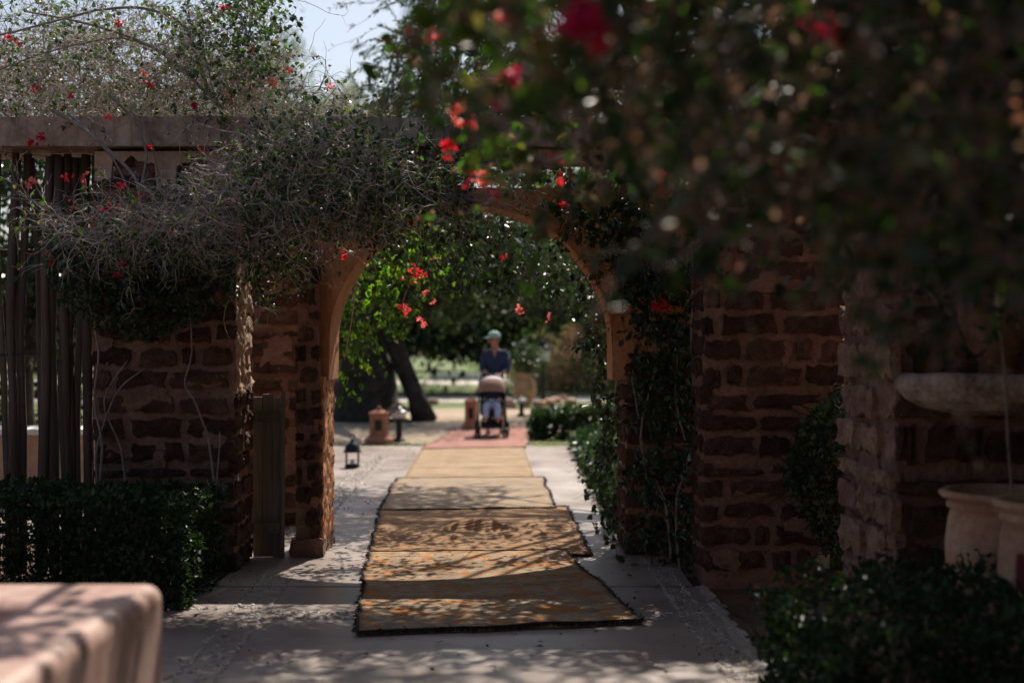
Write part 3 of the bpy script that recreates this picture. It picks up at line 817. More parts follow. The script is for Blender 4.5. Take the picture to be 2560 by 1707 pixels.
# ------------------------------------------------------------------ pole fence at the left
pf = thing('pole_fence', 'fence of upright grey wooden poles standing beside the stone wall', 'fence', (-3.4, 9.8, 0))
rp = random.Random(4)
poles = [(8, 22, -4), (35, 26, 2), (62, 28, 4), (95, 24, -6), (112, 30, 7), (135, 34, 2), (158, 28, -3), (165, 22, 0), (183, 27, 3), (199, 26, -1), (219, 28, 1), (231, 20, 2), (48, 20, 0), (-14, 24, 2), (-40, 26, 1), (-66, 24, -2), (-92, 25, 0), (-120, 28, 3)]
for (px, wpx, lean) in poles:
    yy = 9.82 + rp.uniform(-0.05, 0.06)
    x = (px - 1280) * yy / F; r0 = wpx / 2 * yy / F * rp.uniform(0.70, 0.90)
    x += rp.uniform(-0.01, 0.01)
    top = 2.90 - rp.choice((0.005, 0.01, 0.03, 0.07))
    pts = []; rad = []
    ph = rp.uniform(0, 6)
    for k in range(10):
        t = k / 9
        pts.append((x + lean * 0.006 * (t - 0.5) * 2 + 0.018 * math.sin(ph + t * 5) + 0.006 * math.sin(ph * 2 + t * 13), yy + 0.01 * math.cos(ph + t * 4), t * top))
        rad.append(r0 * (1.05 - 0.12 * t) * (1 + 0.10 * math.sin(ph * 3 + t * 14) + 0.05 * math.sin(ph + t * 37)))
    m = MB(); m.tube(pts, rad, 9); m.build('pole', M['pole'], pf, True)
m = MB(); m.tube([(-5.2, 9.90, 2.2), (-2.97, 9.93, 2.22)], 0.03, 7); m.build('rail', M['pole'], pf, True)
m = MB(); m.tube([(-5.2, 9.74, 1.52), (-3.6, 9.74, 1.50), (-3.25, 9.75, 1.52)], 0.004, 5); m.build('tie_wire', M['metal'], pf)

lw = thing('low_wall', 'low tan rendered wall with its sunlit top coloured white, behind the pole fence', 'wall', (-4.6, 13.8, 0))
link('wall_body', rough_box(-7.0, -3.55, 13.4, 13.9, 0, 0.72, 0.15, 0.008, 41), M['tanwall'], lw)
m = MB(); m.box(-7.02, -3.53, 13.37, 13.93, 0.722, 0.775); m.build('wall_cap', M['whitecap'], lw)  # white of the cap stands for full sun on the wall top

# unseen walls added behind and beside the camera to darken the near shade
for (x0, x1, y0, y1, h) in ((-7.4, 7.4, -9.6, -9.0, 3.4), (-7.6, -7.2, -9.0, 9.5, 2.6), (5.2, 5.6, -9.0, 9.5, 3.6), (4.2, 5.2, 9.3, 9.7, 3.2)):
    o = link('unseen_shade_wall', rough_box(x0, x1, y0, y1, 0, h, 0.5, 0.02, 50), M['mortar']); o["kind"] = 'structure'

# ------------------------------------------------------------------ pink plastered bench block, front left
bx = thing('bench_block', 'rounded pink polished plaster bench block in the left foreground', 'bench', (-1.6, 4.3, 0))
def bench():
    bm = bmesh.new()
    x0, x1, y0, y1, z1 = -4.2, -1.215, 2.2, 4.98, 0.76
    hx0, hx1, hy0, hy1 = -3.4, -1.575, 3.1, 4.60      # planting slot sunk into the top
    xs = [x0, hx0, hx1, x1]; ys = [y0, hy0, hy1, y1]
    g = {}
    for i, x in enumerate(xs):
        for j, y in enumerate(ys):
            g[i, j] = bm.verts.new((x, y, z1))
    for i in range(3):
        for j in range(3):
            if (i, j) != (1, 1): bm.faces.new((g[i,j], g[i+1,j], g[i+1,j+1], g[i,j+1]))
    b = {k: bm.verts.new((g[k].co.x, g[k].co.y, 0)) for k in [(0,0),(1,0),(2,0),(3,0),(3,1),(3,2),(3,3),(2,3),(1,3),(0,3),(0,2),(0,1)]}
    ring = list(b)
    for q in range(12):
        a, c = ring[q], ring[(q+1) % 12]
        bm.faces.new((b[a], b[c], g[c], g[a]))
    bm.faces.new([b[k] for k in reversed(ring)])
    hr = [(1,1),(1,2),(2,2),(2,1)]
    hb = {k: bm.verts.new((g[k].co.x, g[k].co.y, z1 - 0.35)) for k in hr}
    for q in range(4):
        a, c = hr[q], hr[(q+1) % 4]
        bm.faces.new((hb[a], hb[c], g[c], g[a]))
    bm.faces.new([hb[k] for k in hr[::-1]])
    bmesh.ops.recalc_face_normals(bm, faces=bm.faces)
    ed = [e for e in bm.edges if (len(e.link_faces) == 2 and e.calc_face_angle(0) > 0.5 and min(v.co.z for v in e.verts) > -1 and not all(v.co.z < 0.01 for v in e.verts) and not any(abs(v.co.z - (z1 - 0.35)) < 0.01 for v in e.verts)) and all(v.co.x in () or True for v in e.verts)]
    out = [e for e in ed if all(v.co.z > z1 - 0.01 or v.co.z < 0.01 for v in e.verts)]
    bmesh.ops.bevel(bm, geom=out, offset=0.055, segments=5, affect='EDGES', profile=0.5)
    me = bpy.data.meshes.new('plaster_block'); bm.to_mesh(me); bm.free()
    me.polygons.foreach_set("use_smooth", [p.area < 0.2 for p in me.polygons])
    return me
link('plaster_block', bench(), M['pink'], bx)

# ------------------------------------------------------------------ rugs down the path
RNG = np.random.default_rng(110); random.seed(110)
def floor(px, py, z=0.05):
    D = F * (CAMZ - z) / (py - 853.5)
    return Vector(((px - 1280) * D / F, D, z))

def rug(name, label, corners, z, mat, nx=30, ny=50, wr=0.0, folds=(), fringe=True, bow=0.03, wav=1.0, group='rugs laid end to end along the path'):
    fl, fr, br, bl = [Vector((c[0], c[1], 0)) for c in corners]
    V = []; uv = []
    def pos(u, v):
        a = fl.lerp(fr, u); b = bl.lerp(br, u); p = a.lerp(b, v)
        e = abs(u - 0.5) * 2
        p.x += bow * wav * (noise.noise((v * 4.0, z * 90 + 5, 0)) * 1.2) + 0.014 * noise.noise((v * 22, 1.0 + (u > .5), z * 50)) * e
        p.y += 0.03 * noise.noise((u * 5, v * 3, z * 70)) + 0.012 * noise.noise((u * 24, v * 2, z * 30))
        h = 0.006 * noise.noise((u * 5, v * 9, z * 40)) + wr * max(0, noise.noise((u * 2.0, v * 16, z * 60)))
        for (fv, fu0, fu1, hh, sg) in folds:
            cu = (u - fu0) / (fu1 - fu0)
            if 0 < cu < 1:
                h += hh * math.sin(math.pi * cu) * math.exp(-((v - fv - 0.012 * math.sin(cu * 5)) / sg) ** 2)
        return (p.x, p.y, z + abs(h))
    for j in range(ny + 1):
        for i in range(nx + 1):
            V.append(pos(i / nx, j / ny)); uv.append((i / nx, j / ny))
    n1 = len(V)
    Fq = []
    w = nx + 1
    for j in range(ny):
        for i in range(nx):
            Fq.append((j*w + i, j*w + i + 1, (j+1)*w + i + 1, (j+1)*w + i))
    ring = [i for i in range(w)] + [j*w + nx for j in range(1, ny + 1)] + [ny*w + i for i in range(nx - 1, -1, -1)] + [j*w for j in range(ny - 1, 0, -1)]
    for i in ring:
        V.append((V[i][0], V[i][1], 0.043)); uv.append(uv[i])
    for q in range(len(ring)):
        q2 = (q + 1) % len(ring)
        Fq.append((ring[q2], ring[q], n1 + q, n1 + q2))
    me = bpy.data.meshes.new(name); me.from_pydata(V, [], Fq)
    ul = me.uv_layers.new(name="UVMap")
    for l in me.loops: ul.data[l.index].uv = uv[l.vertex_index]
    me.polygons.foreach_set("use_smooth", [True] * len(me.polygons))
    me.materials.append(mat); me.update()
    o = link(name, me)
    tag(o, label, 'rug', group)
    m = MB()
    ends = [[pos(i / 60, 0) for i in range(61)], [pos(1, j / 60) for j in range(61)], [pos(i / 60, 1) for i in range(61)], [pos(0, j / 60) for j in range(61)]]
    for k, e in enumerate(ends):
        m.tube([(x, y, zz + 0.002) for x, y, zz in e], [0.006 * (1 + 0.6 * noise.noise((x * 30, y * 30, 0))) for x, y, zz in e], 5)
    b = m.build('binding', M['fringe'] if fringe else mat); b.parent = o
    if fringe:
        P = []; D = []
        for i in range(900):
            u = random.random(); p = pos(u, 0); P.append((p[0], p[1], p[2])); D.append((random.uniform(-0.5, 0.5), -1, random.uniform(-0.5, 0.1)))
        for i in range(500):
            v = random.random(); s = random.random() < 0.5; p = pos(0 if s else 1, v); P.append(p); D.append((-1 if s else 1, random.uniform(-.8, .8), random.uniform(-.4, .2)))
        P = np.array(P); D = np.array(D, float)
        pts = walk(P, D, 0.028, 3, 0.3, 0.1); pts[:, :, 2] = np.maximum(pts[:, :, 2], 0.046)
        f = link('fringe', tubes('fringe', [(pts, 0.004, 0.002)]), M['fringe']); f.parent = o; f["kind"] = 'stuff'
    return o
C2 = lambda px, py: tuple(floor(px, py))[:2]
rug('worn_rug', 'nearest rug, worn wool with faded orange flower border and dark frayed front edge', [C2(893, 1586), C2(1604, 1557), C2(1406, 1378), C2(922, 1384)], 0.064, M['rug1'], 40, 60, 0.012)
rug('wrinkled_rug', 'plain rust brown rug with a raised wrinkle across its middle, under the arch', [C2(925, 1396), C2(1477, 1389), C2(1416, 1266), C2(952, 1272)], 0.056, M['rug2'], 40, 70, 0.02,
    [(0.46, 0.30, 0.72, 0.10, 0.022), (0.30, 0.22, 0.52, 0.03, 0.03), (0.52, 0.62, 0.98, 0.03, 0.025), (0.36, 0.6, 0.95, 0.022, 0.02)], True, 0.05)
rug('cream_rug', 'greyish cream patterned rug in dappled sun just past the arch', [C2(952, 1278), C2(1388, 1273), C2(1354, 1194), C2(992, 1198)], 0.064, M['rug3'], 30, 50, 0.014)
rug('sand_rug', 'bright sandy yellow rug in full sun between cream rug and red rug', [C2(1008, 1201), C2(1337, 1198), C2(1308, 1117), C2(1056, 1121)], 0.056, M['rug4'], 30, 50, 0.01, (), False)
rug('red_rug', 'rose red rug at the far end under the pushchair', [C2(1052, 1124), C2(1314, 1119), C2(1330, 1064), C2(1150, 1070)], 0.062, M['rug5'], 30, 40, 0.01, (), False)

# ------------------------------------------------------------------ foliage builders
FLOWERS = {}
def flower_variants(key):
    if key in FLOWERS: return FLOWERS[key]
    out = []
    for k in range(6):
        nf = 3 + k
        V = [(0, 0, 0)]; Fc = []; rn = []
        for q in range(nf):
            c = RNG.normal(size=3) * 0.020; nb = RNG.integers(4, 7)
            b0 = len(V); V.append(tuple(c)); V.append(tuple(c + np.array([0.002, 0, 0.001])))
            Fc.append((0, b0, b0 + 1)); rn.append(0.2)
            for t in range(nb):
                d = unit(RNG.normal(size=3)); L = 0.034 * RNG.uniform(0.7, 1.25)
                sd = unit(np.cross(d, RNG.normal(size=3))); nn = np.cross(sd, d)
                i0 = len(V)
                V += [tuple(c + d*L*0.4 + sd*L*0.36 + nn*L*0.12), tuple(c + d*L + nn*L*RNG.uniform(-.3, .3)), tuple(c + d*L*0.4 - sd*L*0.36 + nn*L*0.12)]
                Fc += [(b0, i0, i0 + 1), (b0, i0 + 1, i0 + 2)]; r_ = RNG.random(); rn += [r_, r_]
        me = np_mesh('bract_cluster', np.array(V), np.array(Fc), np.array(rn))
        me.materials.append(M[key]); out.append(me)
    FLOWERS[key] = out
    return out

def flowers(parent, spots, name='flower'):
    """spots: (px, py, D, key, scale)"""
    for (px, py, D, key, s) in spots:
        o = bpy.data.objects.new(name, random.choice(flower_variants(key)))
        COL.objects.link(o); o.parent = parent
        o.matrix_parent_inverse = Matrix.Translation(-Vector(parent.location))
        o.location = at(px, py, D); o.scale = (s, s, s * random.uniform(0.8, 1.1)); o.rotation_euler = (random.uniform(0, 6), random.uniform(0, 6), random.uniform(0, 6))

def tangle(P, dirs, L1, r1, kids=2.5, L2=0.5, kid2=0.0, nseg=6, wander=0.4, grav=0.05):
    """branching twigs from seed points; returns tube sets and points on them"""
    a = walk(P, dirs, L1, nseg, wander, grav)
    sets = [(a, r1, r1 * 0.4)]
    p, d = along(a, kids)
    b = walk(p, d + RNG.normal(size=p.shape) * 0.8, L1 * L2, 4, 0.4, grav)
    sets.append((b, r1 * 0.55, r1 * 0.25))
    lp = [along(a, 4), along(b, 4)]
    if kid2:
        p2, d2 = along(b, kid2)
        c = walk(p2, d2 + RNG.normal(size=p2.shape) * 0.9, L1 * L2 * 0.5, 3, 0.4, grav)
        sets.append((c, r1 * 0.35, r1 * 0.2)); lp.append(along(c, 3))
    return sets, np.concatenate([x[0] for x in lp]), np.concatenate([x[1] for x in lp])

def off_rim(p, keep=0.10):
    """growth is cut back round the arch edge so the plaster stays clear"""
    r = np.hypot(p[:, 0] + 0.28, np.maximum(p[:, 2] - 1.57, 0))
    hit = (np.abs(r - 0.985) < 0.125) & (p[:, 0] > -0.24) & (p[:, 2] > 1.30)
    hit |= (p[:, 0] > -1.36) & (p[:, 0] < -0.91) & (p[:, 2] > 1.30) & (p[:, 2] < 2.27)
    return ~hit | (RNG.random(len(p)) < keep)
def pick(P, D, n):
    i = RNG.integers(0, len(P), n)
    return P[i] + RNG.normal(size=(n, 3)) * 0.006, D[i]

# ------------------------------------------------------------------ bougainvillea over the wall
RNG = np.random.default_rng(102); random.seed(102)
wv = thing('bougainvillea', 'sprawling half-dry bougainvillea with bare grey twigs heaped over the stone wall', 'climbing plant', (-2.2, 9.4, 0.05))
topA = [(-140, 150), (60, 110), (200, 70), (420, 100), (560, 150), (640, 150), (760, 200), (880, 250), (930, 290), (900, 325), (500, 335), (0, 330), (-140, 330)]
sA = np.concatenate([sample_poly(topA, 900, 10.2, 11.5), sample_poly(topA, 480, 9.5, 10.2)])
sA = sA[~((sA[:, 0] > -1.8) & (sA[:, 1] > 10.2))]
dA = RNG.normal(size=sA.shape) * np.array([1, 0.7, 0.5]) + np.array([0.2, -0.2, 0.25])
setsA, lA, ldA = tangle(sA, dA, 0.42, 0.0038, 3.0, 0.5, 0.7)
front = [(60, 480), (170, 530), (270, 510), (380, 500), (520, 450), (600, 370), (660, 320), (860, 320), (960, 370), (1050, 430), (1020, 540), (900, 560), (720, 590), (540, 640), (300, 610), (150, 590)]
sB = np.concatenate([sample_poly(front, 560, 8.4, 9.1), sample_poly(front, 380, 9.0, 9.5)])
dB = RNG.normal(size=sB.shape) * np.array([1, 0.6, 0.6]) + np.array([-0.4, -0.3, 0.0])
setsB, lB, ldB = tangle(sB, dB, 0.33, 0.0036, 3.0, 0.5, 0.8)
under = [(820, 330), (1060, 400), (1300, 420), (1300, 500), (1120, 530), (960, 570), (860, 560), (740, 630), (600, 690), (600, 560)]
sC = sample_poly(under, 620, 9.15, 9.85)
sC = sC[~((sC[:, 0] < -1.35) & (sC[:, 1] > 9.55))]
dC = RNG.normal(size=sC.shape) * np.array([1, 0.6, 0.6]) + np.array([0, -0.2, -0.3])
setsC, lC, ldC = tangle(sC, dC, 0.42, 0.0030, 2.5, 0.5, 0.6)
link('twigs', tubes('twigs', setsA + setsB + setsC), M['twig'], wv, 'stuff')
pS = np.stack([RNG.uniform(-1.92, -1.5, 420), RNG.uniform(10.28, 10.75, 420), RNG.uniform(2.6, 3.05, 420)], 1)  # leaves added high in the slot to keep sun off the hedge end
link('slot_leaves', leaf_mesh('slot_leaves', pS, 0.045, 0.72, 0.5, 6), M['darkleaf'], wv, 'stuff')
# leafy upper shoots against the sky
up = [(-140, -120), (180, -120), (420, -60), (560, -120), (700, -120), (690, 30), (640, 160), (560, 240), (420, 200), (200, 140), (-140, 200)]
sU = sample_poly(up, 260, 9.4, 10.8)
dU = RNG.normal(size=sU.shape) * np.array([1, 0.5, 0.6]) + np.array([0.2, 0, 0.4])
setsU, lU, ldU = tangle(sU, dU, 0.5, 0.0032, 3.0, 0.5, 0.7)
upG = [(490, 0), (700, -40), (690, 40), (640, 130), (700, 190), (640, 240), (540, 245), (500, 120)]
sG = sample_poly(upG, 120, 9.4, 10.2)
setsG, lG, ldG = tangle(sG, RNG.normal(size=sG.shape) + np.array([0.3, 0, 0.5]), 0.4, 0.003, 3.0)
link('shoots', tubes('shoots', setsU + setsG), M['twig'], wv, 'stuff')
p1, d1 = pick(lU, ldU, 2300); p2, d2 = pick(lG, ldG, 1900); p3, d3 = pick(lA, ldA, 3200); p4, d4 = pick(lB, ldB, 2800); p5, d5 = pick(lC, ldC, 3200)
lowfront = [(100, 560), (560, 640), (600, 740), (500, 800), (380, 850), (250, 830), (150, 760), (110, 660)]
pL = sample_poly(lowfront, 2600, 9.2, 9.58)
below = [(560, 600), (830, 560), (860, 640), (780, 740), (640, 760), (580, 720)]
pM = sample_poly(below, 420, 9.3, 9.6)
pM = pM[(np.abs(pM[:, 0] + 1.78) > 0.07) | (RNG.random(len(pM)) < 0.25)]
Pg = np.concatenate([p1, p2, p3, p4, p5]); Dg = np.concatenate([d1, d2, d3, d4, d5]); ok = off_rim(Pg); Pg, Dg = Pg[ok], Dg[ok]
link('leaves', leaf_mesh('leaves', Pg, 0.036, 0.72, 0.3, 6, Dg), M['bleaf'], wv, 'stuff')
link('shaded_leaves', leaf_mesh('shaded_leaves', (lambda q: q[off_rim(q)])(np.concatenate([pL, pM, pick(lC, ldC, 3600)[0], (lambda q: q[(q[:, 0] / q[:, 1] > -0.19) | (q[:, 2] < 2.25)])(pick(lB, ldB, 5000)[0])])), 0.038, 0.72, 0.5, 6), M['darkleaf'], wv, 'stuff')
p6, d6 = pick(lA, ldA, 5200); p7, d7 = pick(lB, ldB, 3000)
link('dry_bracts', leaf_mesh('dry_bracts', np.concatenate([p6, p7]), 0.022, 0.7, 0.2, 6, np.concatenate([d6, d7])), M['dryleaf'], wv, 'stuff')
def stem(pxs, D0, D1, r0, r1, parent, name='stem'):
    pts = []
    k = len(pxs)
    # smooth through the listed points
    P = [Vector(at(px, py, D0 + (D1 - D0) * i / (k - 1))) for i, (px, py) in enumerate(pxs)]
    for i in range(k - 1):
        a = P[max(i - 1, 0)]; b = P[i]; c = P[i + 1]; d = P[min(i + 2, k - 1)]
        for t in (0, 0.25, 0.5, 0.75):
            pts.append(0.5 * ((2*b) + (c - a)*t + (2*a - 5*b + 4*c - d)*t*t + (3*b - a - 3*c + d)*t**3))
    pts.append(P[-1])
    n = len(pts)
    pts = [p + noise.noise_vector(p * 7) * 0.008 for p in pts]
    m = MB(); m.tube(pts, [r0 + (r1 - r0) * i / (n - 1) for i in range(n)], 7)
    return m.build(name, M['stem'], parent, True)
for (pp, a, b, r0, r1) in [
    ([(560, 270), (532, 249), (494, 153), (463, 69), (383, 27), (268, 23), (153, 50), (0, 88), (-120, 110)], 9.9, 9.5, 0.016, 0.006),
    ([(560, 275), (532, 245), (451, 172), (383, 119), (287, 80), (191, 54), (60, 30)], 9.9, 9.6, 0.017, 0.006),
    ([(383, 119), (300, 95), (200, 110), (90, 140), (-60, 200)], 9.8, 9.5, 0.009, 0.004),
    ([(540, 250), (520, 170), (500, 100), (478, 60), (470, 0), (480, -60)], 9.9, 9.7, 0.008, 0.003),
    ([(130, 276), (214, 325), (268, 375), (329, 432), (348, 470), (350, 520)], 9.42, 9.3, 0.013, 0.010),
    ([(170, 285), (240, 345), (300, 430), (330, 500)], 9.43, 9.4, 0.009, 0.007),
    ([(265, 230), (325, 290), (352, 344), (367, 394), (352, 470), (345, 540)], 9.42, 9.4, 0.011, 0.008),
    ([(330, 280), (370, 330), (385, 390), (398, 440)], 9.44, 9.5, 0.006, 0.004),
    ([(240, 620), (225, 760), (245, 880), (235, 1000), (255, 1120), (240, 1300)], 9.50, 9.4, 0.006, 0.010),
    ([(470, 720), (480, 880), (460, 960), (490, 1010), (520, 1100), (540, 1250)], 9.52, 9.4, 0.006, 0.009),
    ([(360, 920), (300, 970), (270, 1030), (240, 1130), (250, 1240)], 9.52, 9.4, 0.005, 0.009),
    ([(320, 900), (260, 1000), (300, 1120), (315, 1210)], 9.5, 9.42, 0.006, 0.007),
    ([(548, 1080), (545, 1150), (540, 1220)], 9.5, 9.42, 0.005, 0.006),
    ([(590, 700), (560, 800), (590, 860), (640, 800)], 9.4, 9.5, 0.004, 0.002)]:
    stem(pp, a, b, r0, r1, wv)
flowers(wv, [(a_, b_, c_, d_, e_ * 0.72) for a_, b_, c_, d_, e_ in [(303, 60, 9.5, 'red', 1.1), (370, 207, 9.4, 'red', 1.1), (482, 268, 9.4, 'red', 1.0), (95, 222, 9.5, 'red', 0.9), (175, 235, 9.5, 'red', 0.9), (371, 365, 9.3, 'red', 0.9), (508, 377, 9.2, 'red', 1.3),
             (265, 528, 8.9, 'red', 1.5), (350, 503, 8.9, 'red', 1.2), (122, 645, 9.2, 'red', 1.1), (303, 665, 9.2, 'red', 1.9), (80, 455, 9.0, 'coral', 1.1), (172, 440, 9.0, 'red', 1.1), (215, 447, 9.0, 'coral', 1.3), (300, 462, 9.0, 'red', 1.1),
             (25, 105, 9.5, 'red', 1.0), (558, 18, 9.5, 'red', 0.8), (633, 126, 9.5, 'red', 0.9), (45, 112, 9.5, 'red', 0.7), (570, 247, 9.4, 'coral', 0.9), (105, 345, 9.45, 'red', 1.0), (80, 355, 9.45, 'red', 1.0), (590, 205, 9.5, 'coral', 0.8),
             (680, 205, 9.5, 'coral', 0.9), (720, 175, 9.6, 'coral', 0.8), (820, 218, 9.7, 'coral', 0.9), (300, 520, 8.95, 'red', 0.9), (185, 515, 9.0, 'coral', 1.0), (110, 517, 9.0, 'red', 0.8), (225, 558, 9.0, 'coral', 1.0), (840, 335, 9.2, 'magenta', 0.7),
             (545, 735, 9.3, 'red', 0.8), (1070, 545, 9.9, 'red', 1.1), (980, 535, 9.8, 'red', 0.9), (360, 180, 9.5, 'coral', 0.8), (270, 290, 9.45, 'coral', 0.8), (860, 640, 10.0, 'red', 1.0), (325, 535, 8.95, 'coral', .8), (367, 555, 8.95, 'coral', .8)]])

# ------------------------------------------------------------------ leafy curtain hanging behind the arch
RNG = np.random.default_rng(103); random.seed(103)
av = thing('hanging_bougainvillea', 'green bougainvillea with red blooms hanging inside the arch opening', 'climbing plant', (-0.3, 11.9, 0.0))
cur = [(850, 600), (960, 560), (1200, 530), (1320, 600), (1470, 690), (1530, 800), (1500, 900), (1440, 800), (1370, 790), (1290, 700), (1200, 690), (1120, 730), (1030, 760), (960, 800), (880, 880), (840, 860)]
sD = sample_poly(cur, 340, 12.5, 13.8)
setsD, lD, ldD = tangle(sD, RNG.normal(size=sD.shape) + np.array([0, 0, -0.9]), 0.35, 0.003, 2.5, 0.5, 0.0, 5, 0.3, 0.2)
topc = [(900, 540), (1200, 500), (1420, 640), (1530, 760), (1500, 830), (1400, 720), (1280, 690), (1100, 680), (900, 640)]
sE = np.concatenate([sample_poly(topc, 130, 11.15, 11.5), sample_poly(topc, 260, 12.4, 13.8)])
setsE, lE, ldE = tangle(sE, RNG.normal(size=sE.shape) + np.array([0, 0, -0.5]), 0.4, 0.003, 2.5)
rc = [(1450, 700), (1560, 700), (1580, 1000), (1570, 1330), (1520, 1330), (1490, 1180), (1500, 1000)]
sR = sample_poly(rc, 160, 11.2, 11.9)
setsR, lR, ldR = tangle(sR, RNG.normal(size=sR.shape) + np.array([-0.2, 0, -0.9]), 0.35, 0.003, 2.5, 0.5, 0.0, 5, 0.3, 0.2)
link('twigs', tubes('twigs', setsD + setsE + setsR), M['bark'], av, 'stuff')
p1, d1 = pick(lD, ldD, 3800); p2, d2 = pick(lE, ldE, 2900); p3, d3 = pick(lR, ldR, 1800)
pa, da = np.concatenate([p1, p2, p3]), np.concatenate([d1, d2, d3])
ok = ~((pa[:, 0] > -0.90) & (pa[:, 0] < 0.50) & (pa[:, 2] < 1.99 + 0.09 * np.sin(pa[:, 0] * 16)))   # the tips hang clear of the path
pa, da = pa[ok], da[ok]
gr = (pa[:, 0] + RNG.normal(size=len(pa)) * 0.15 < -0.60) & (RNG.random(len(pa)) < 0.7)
link('leaves', leaf_mesh('leaves', pa[gr], 0.055, 0.75, 0.6, 6, da[gr]), M['backlitleaf'], av, 'stuff')
link('dark_leaves', leaf_mesh('dark_leaves', pa[~gr], 0.055, 0.75, 0.6, 6, da[~gr]), M['darkleaf'], av, 'stuff')  # darker shade copy away from the backlit left part
flowers(av, [(a_, b_, c_, d_, e_ * 0.85) for a_, b_, c_, d_, e_ in [(1028, 690, 11.8, 'red', 1.3), (1040, 702, 11.8, 'coral', 1.2), (1062, 735, 11.8, 'coral', 0.9), (1015, 770, 11.8, 'red', 1.8), (1005, 765, 11.9, 'red', 1.3), (1055, 805, 11.8, 'coral', 1.1), (1030, 665, 11.7, 'red', 1.1), (1052, 680, 11.7, 'red', 1.0),
             (1300, 775, 12.0, 'coral', 1.0), (1370, 795, 12.2, 'coral', 0.9), (1490, 800, 11.3, 'red', 0.9), (1085, 750, 11.9, 'coral', 0.8), (1080, 640, 11.6, 'coral', 0.8), (1258, 645, 11.8, 'red', 0.8)]])
for (pp, a, b) in [([(1080, 520), (1060, 600), (1030, 690), (1000, 780)], 11.3, 11.9), ([(1250, 520), (1290, 620), (1300, 700), (1300, 770)], 11.4, 12.0), ([(1440, 640), (1500, 760), (1540, 900), (1530, 1100), (1560, 1380)], 11.5, 11.3), ([(950, 540), (900, 660), (880, 800), (860, 900)], 11.3, 11.6)]:
    stem(pp, a, b, 0.008, 0.004, av)

# ------------------------------------------------------------------ dark creeper between arch pier and brick pillar
RNG = np.random.default_rng(104); random.seed(104)
cv = thing('dark_creeper', 'dark leafy creeper filling the corner between arch pier and brown stone pillar', 'climbing plant', (1.2, 10.0, 0))
pg = [(1380, 420), (1760, 420), (1745, 900), (1740, 1470), (1700, 1470), (1640, 1380), (1590, 1150), (1600, 900), (1560, 760), (1480, 640), (1400, 560)]
sP = sample_poly(pg, 560, 9.75, 10.38)
setsP, lP, ldP = tangle(sP, RNG.normal(size=sP.shape) + np.array([0, -0.2, -0.5]), 0.35, 0.003, 2.5)
sQ = sample_poly([(1130, 250), (1300, 120), (1500, 70), (2100, 70), (2100, 330), (1130, 330)], 620, 9.45, 10.6)  # hidden growth added on the coping to break up sun on the near paving
setsQ, lQ, ldQ = tangle(sQ, RNG.normal(size=sQ.shape) + np.array([-0.1, 0, 0.3]), 0.3, 0.003, 2.5)
pq_, dq_ = pick(lQ, ldQ, 5200)
gq = np.stack([RNG.uniform(-0.95, 1.3, 1500), RNG.uniform(9.83, 10.6, 1500), RNG.uniform(2.74, 3.05, 1500)], 1)  # leaves added out of sight behind the coping to filter sun through the gap
pq_ = np.concatenate([pq_, gq]); dq_ = np.concatenate([dq_, RNG.normal(size=gq.shape)])
link('top_leaves', leaf_mesh('top_leaves', pq_, 0.05, 0.72, 0.3, 6, dq_), M['bleaf'], cv, 'stuff')
link('twigs', tubes('twigs', setsP + setsQ), M['bark'], cv, 'stuff')
p1, d1 = pick(lP, ldP, 9500)
ok = off_rim(p1); p1, d1 = p1[ok], d1[ok]
link('leaves', leaf_mesh('leaves', p1, 0.05, 0.72, 0.6, 6, d1), M['darkleaf'], cv, 'stuff')
for (pp, a, b) in [([(1620, 700), (1640, 900), (1600, 1100), (1660, 1250), (1680, 1420)], 10.1, 9.9), ([(1700, 800), (1690, 1000), (1720, 1150), (1690, 1250), (1700, 1450)], 9.9, 9.8), ([(1580, 940), (1600, 1060), (1620, 1200), (1680, 1330)], 10.3, 10.0), ([(1726, 560), (1732, 700), (1728, 850), (1738, 1000)], 9.85, 9.8)]:
    stem(pp, a, b, 0.007, 0.009, cv)
flowers(cv, [(1640, 775, 9.8, 'red', 1.2), (1655, 770, 9.8, 'red', 0.9), (1420, 525, 10.0, 'red', 1.3), (1380, 505, 10.0, 'red', 1.0)])

gv = thing('ivy_shrub', 'dark ivy shrub growing up the gap behind the brown stone pillar', 'shrub', (2.05, 8.9, 0))
pe = [(2000, 1060), (2110, 950), (2130, 1200), (2150, 1420), (2060, 1380), (1990, 1250), (1960, 1200)]
pE = np.concatenate([sample_poly(pe, 2600, 8.65, 9.1), sample_poly([(2092, 440), (2125, 440), (2122, 850), (2098, 860)], 700, 9.3, 9.9)])
link('leaves', leaf_mesh('leaves', pE, 0.045, 0.6, 0.2, 6), M['darkleaf'], gv, 'stuff')
sT = sample_poly(pe, 60, 8.7, 9.05)
link('twigs', tubes('twigs', [(walk(sT, RNG.normal(size=sT.shape) + np.array([0, 0, 0.8]), 0.4, 5, 0.25), 0.004, 0.002), (walk(np.array([[2.10, 9.0, 0.0]] * 6) + RNG.normal(size=(6, 3)) * np.array([.05, .05, 0]), np.array([[0, 0, 1.0]] * 6), 2.4, 12, 0.06), 0.01, 0.005)]), M['bark'], gv, 'stuff')

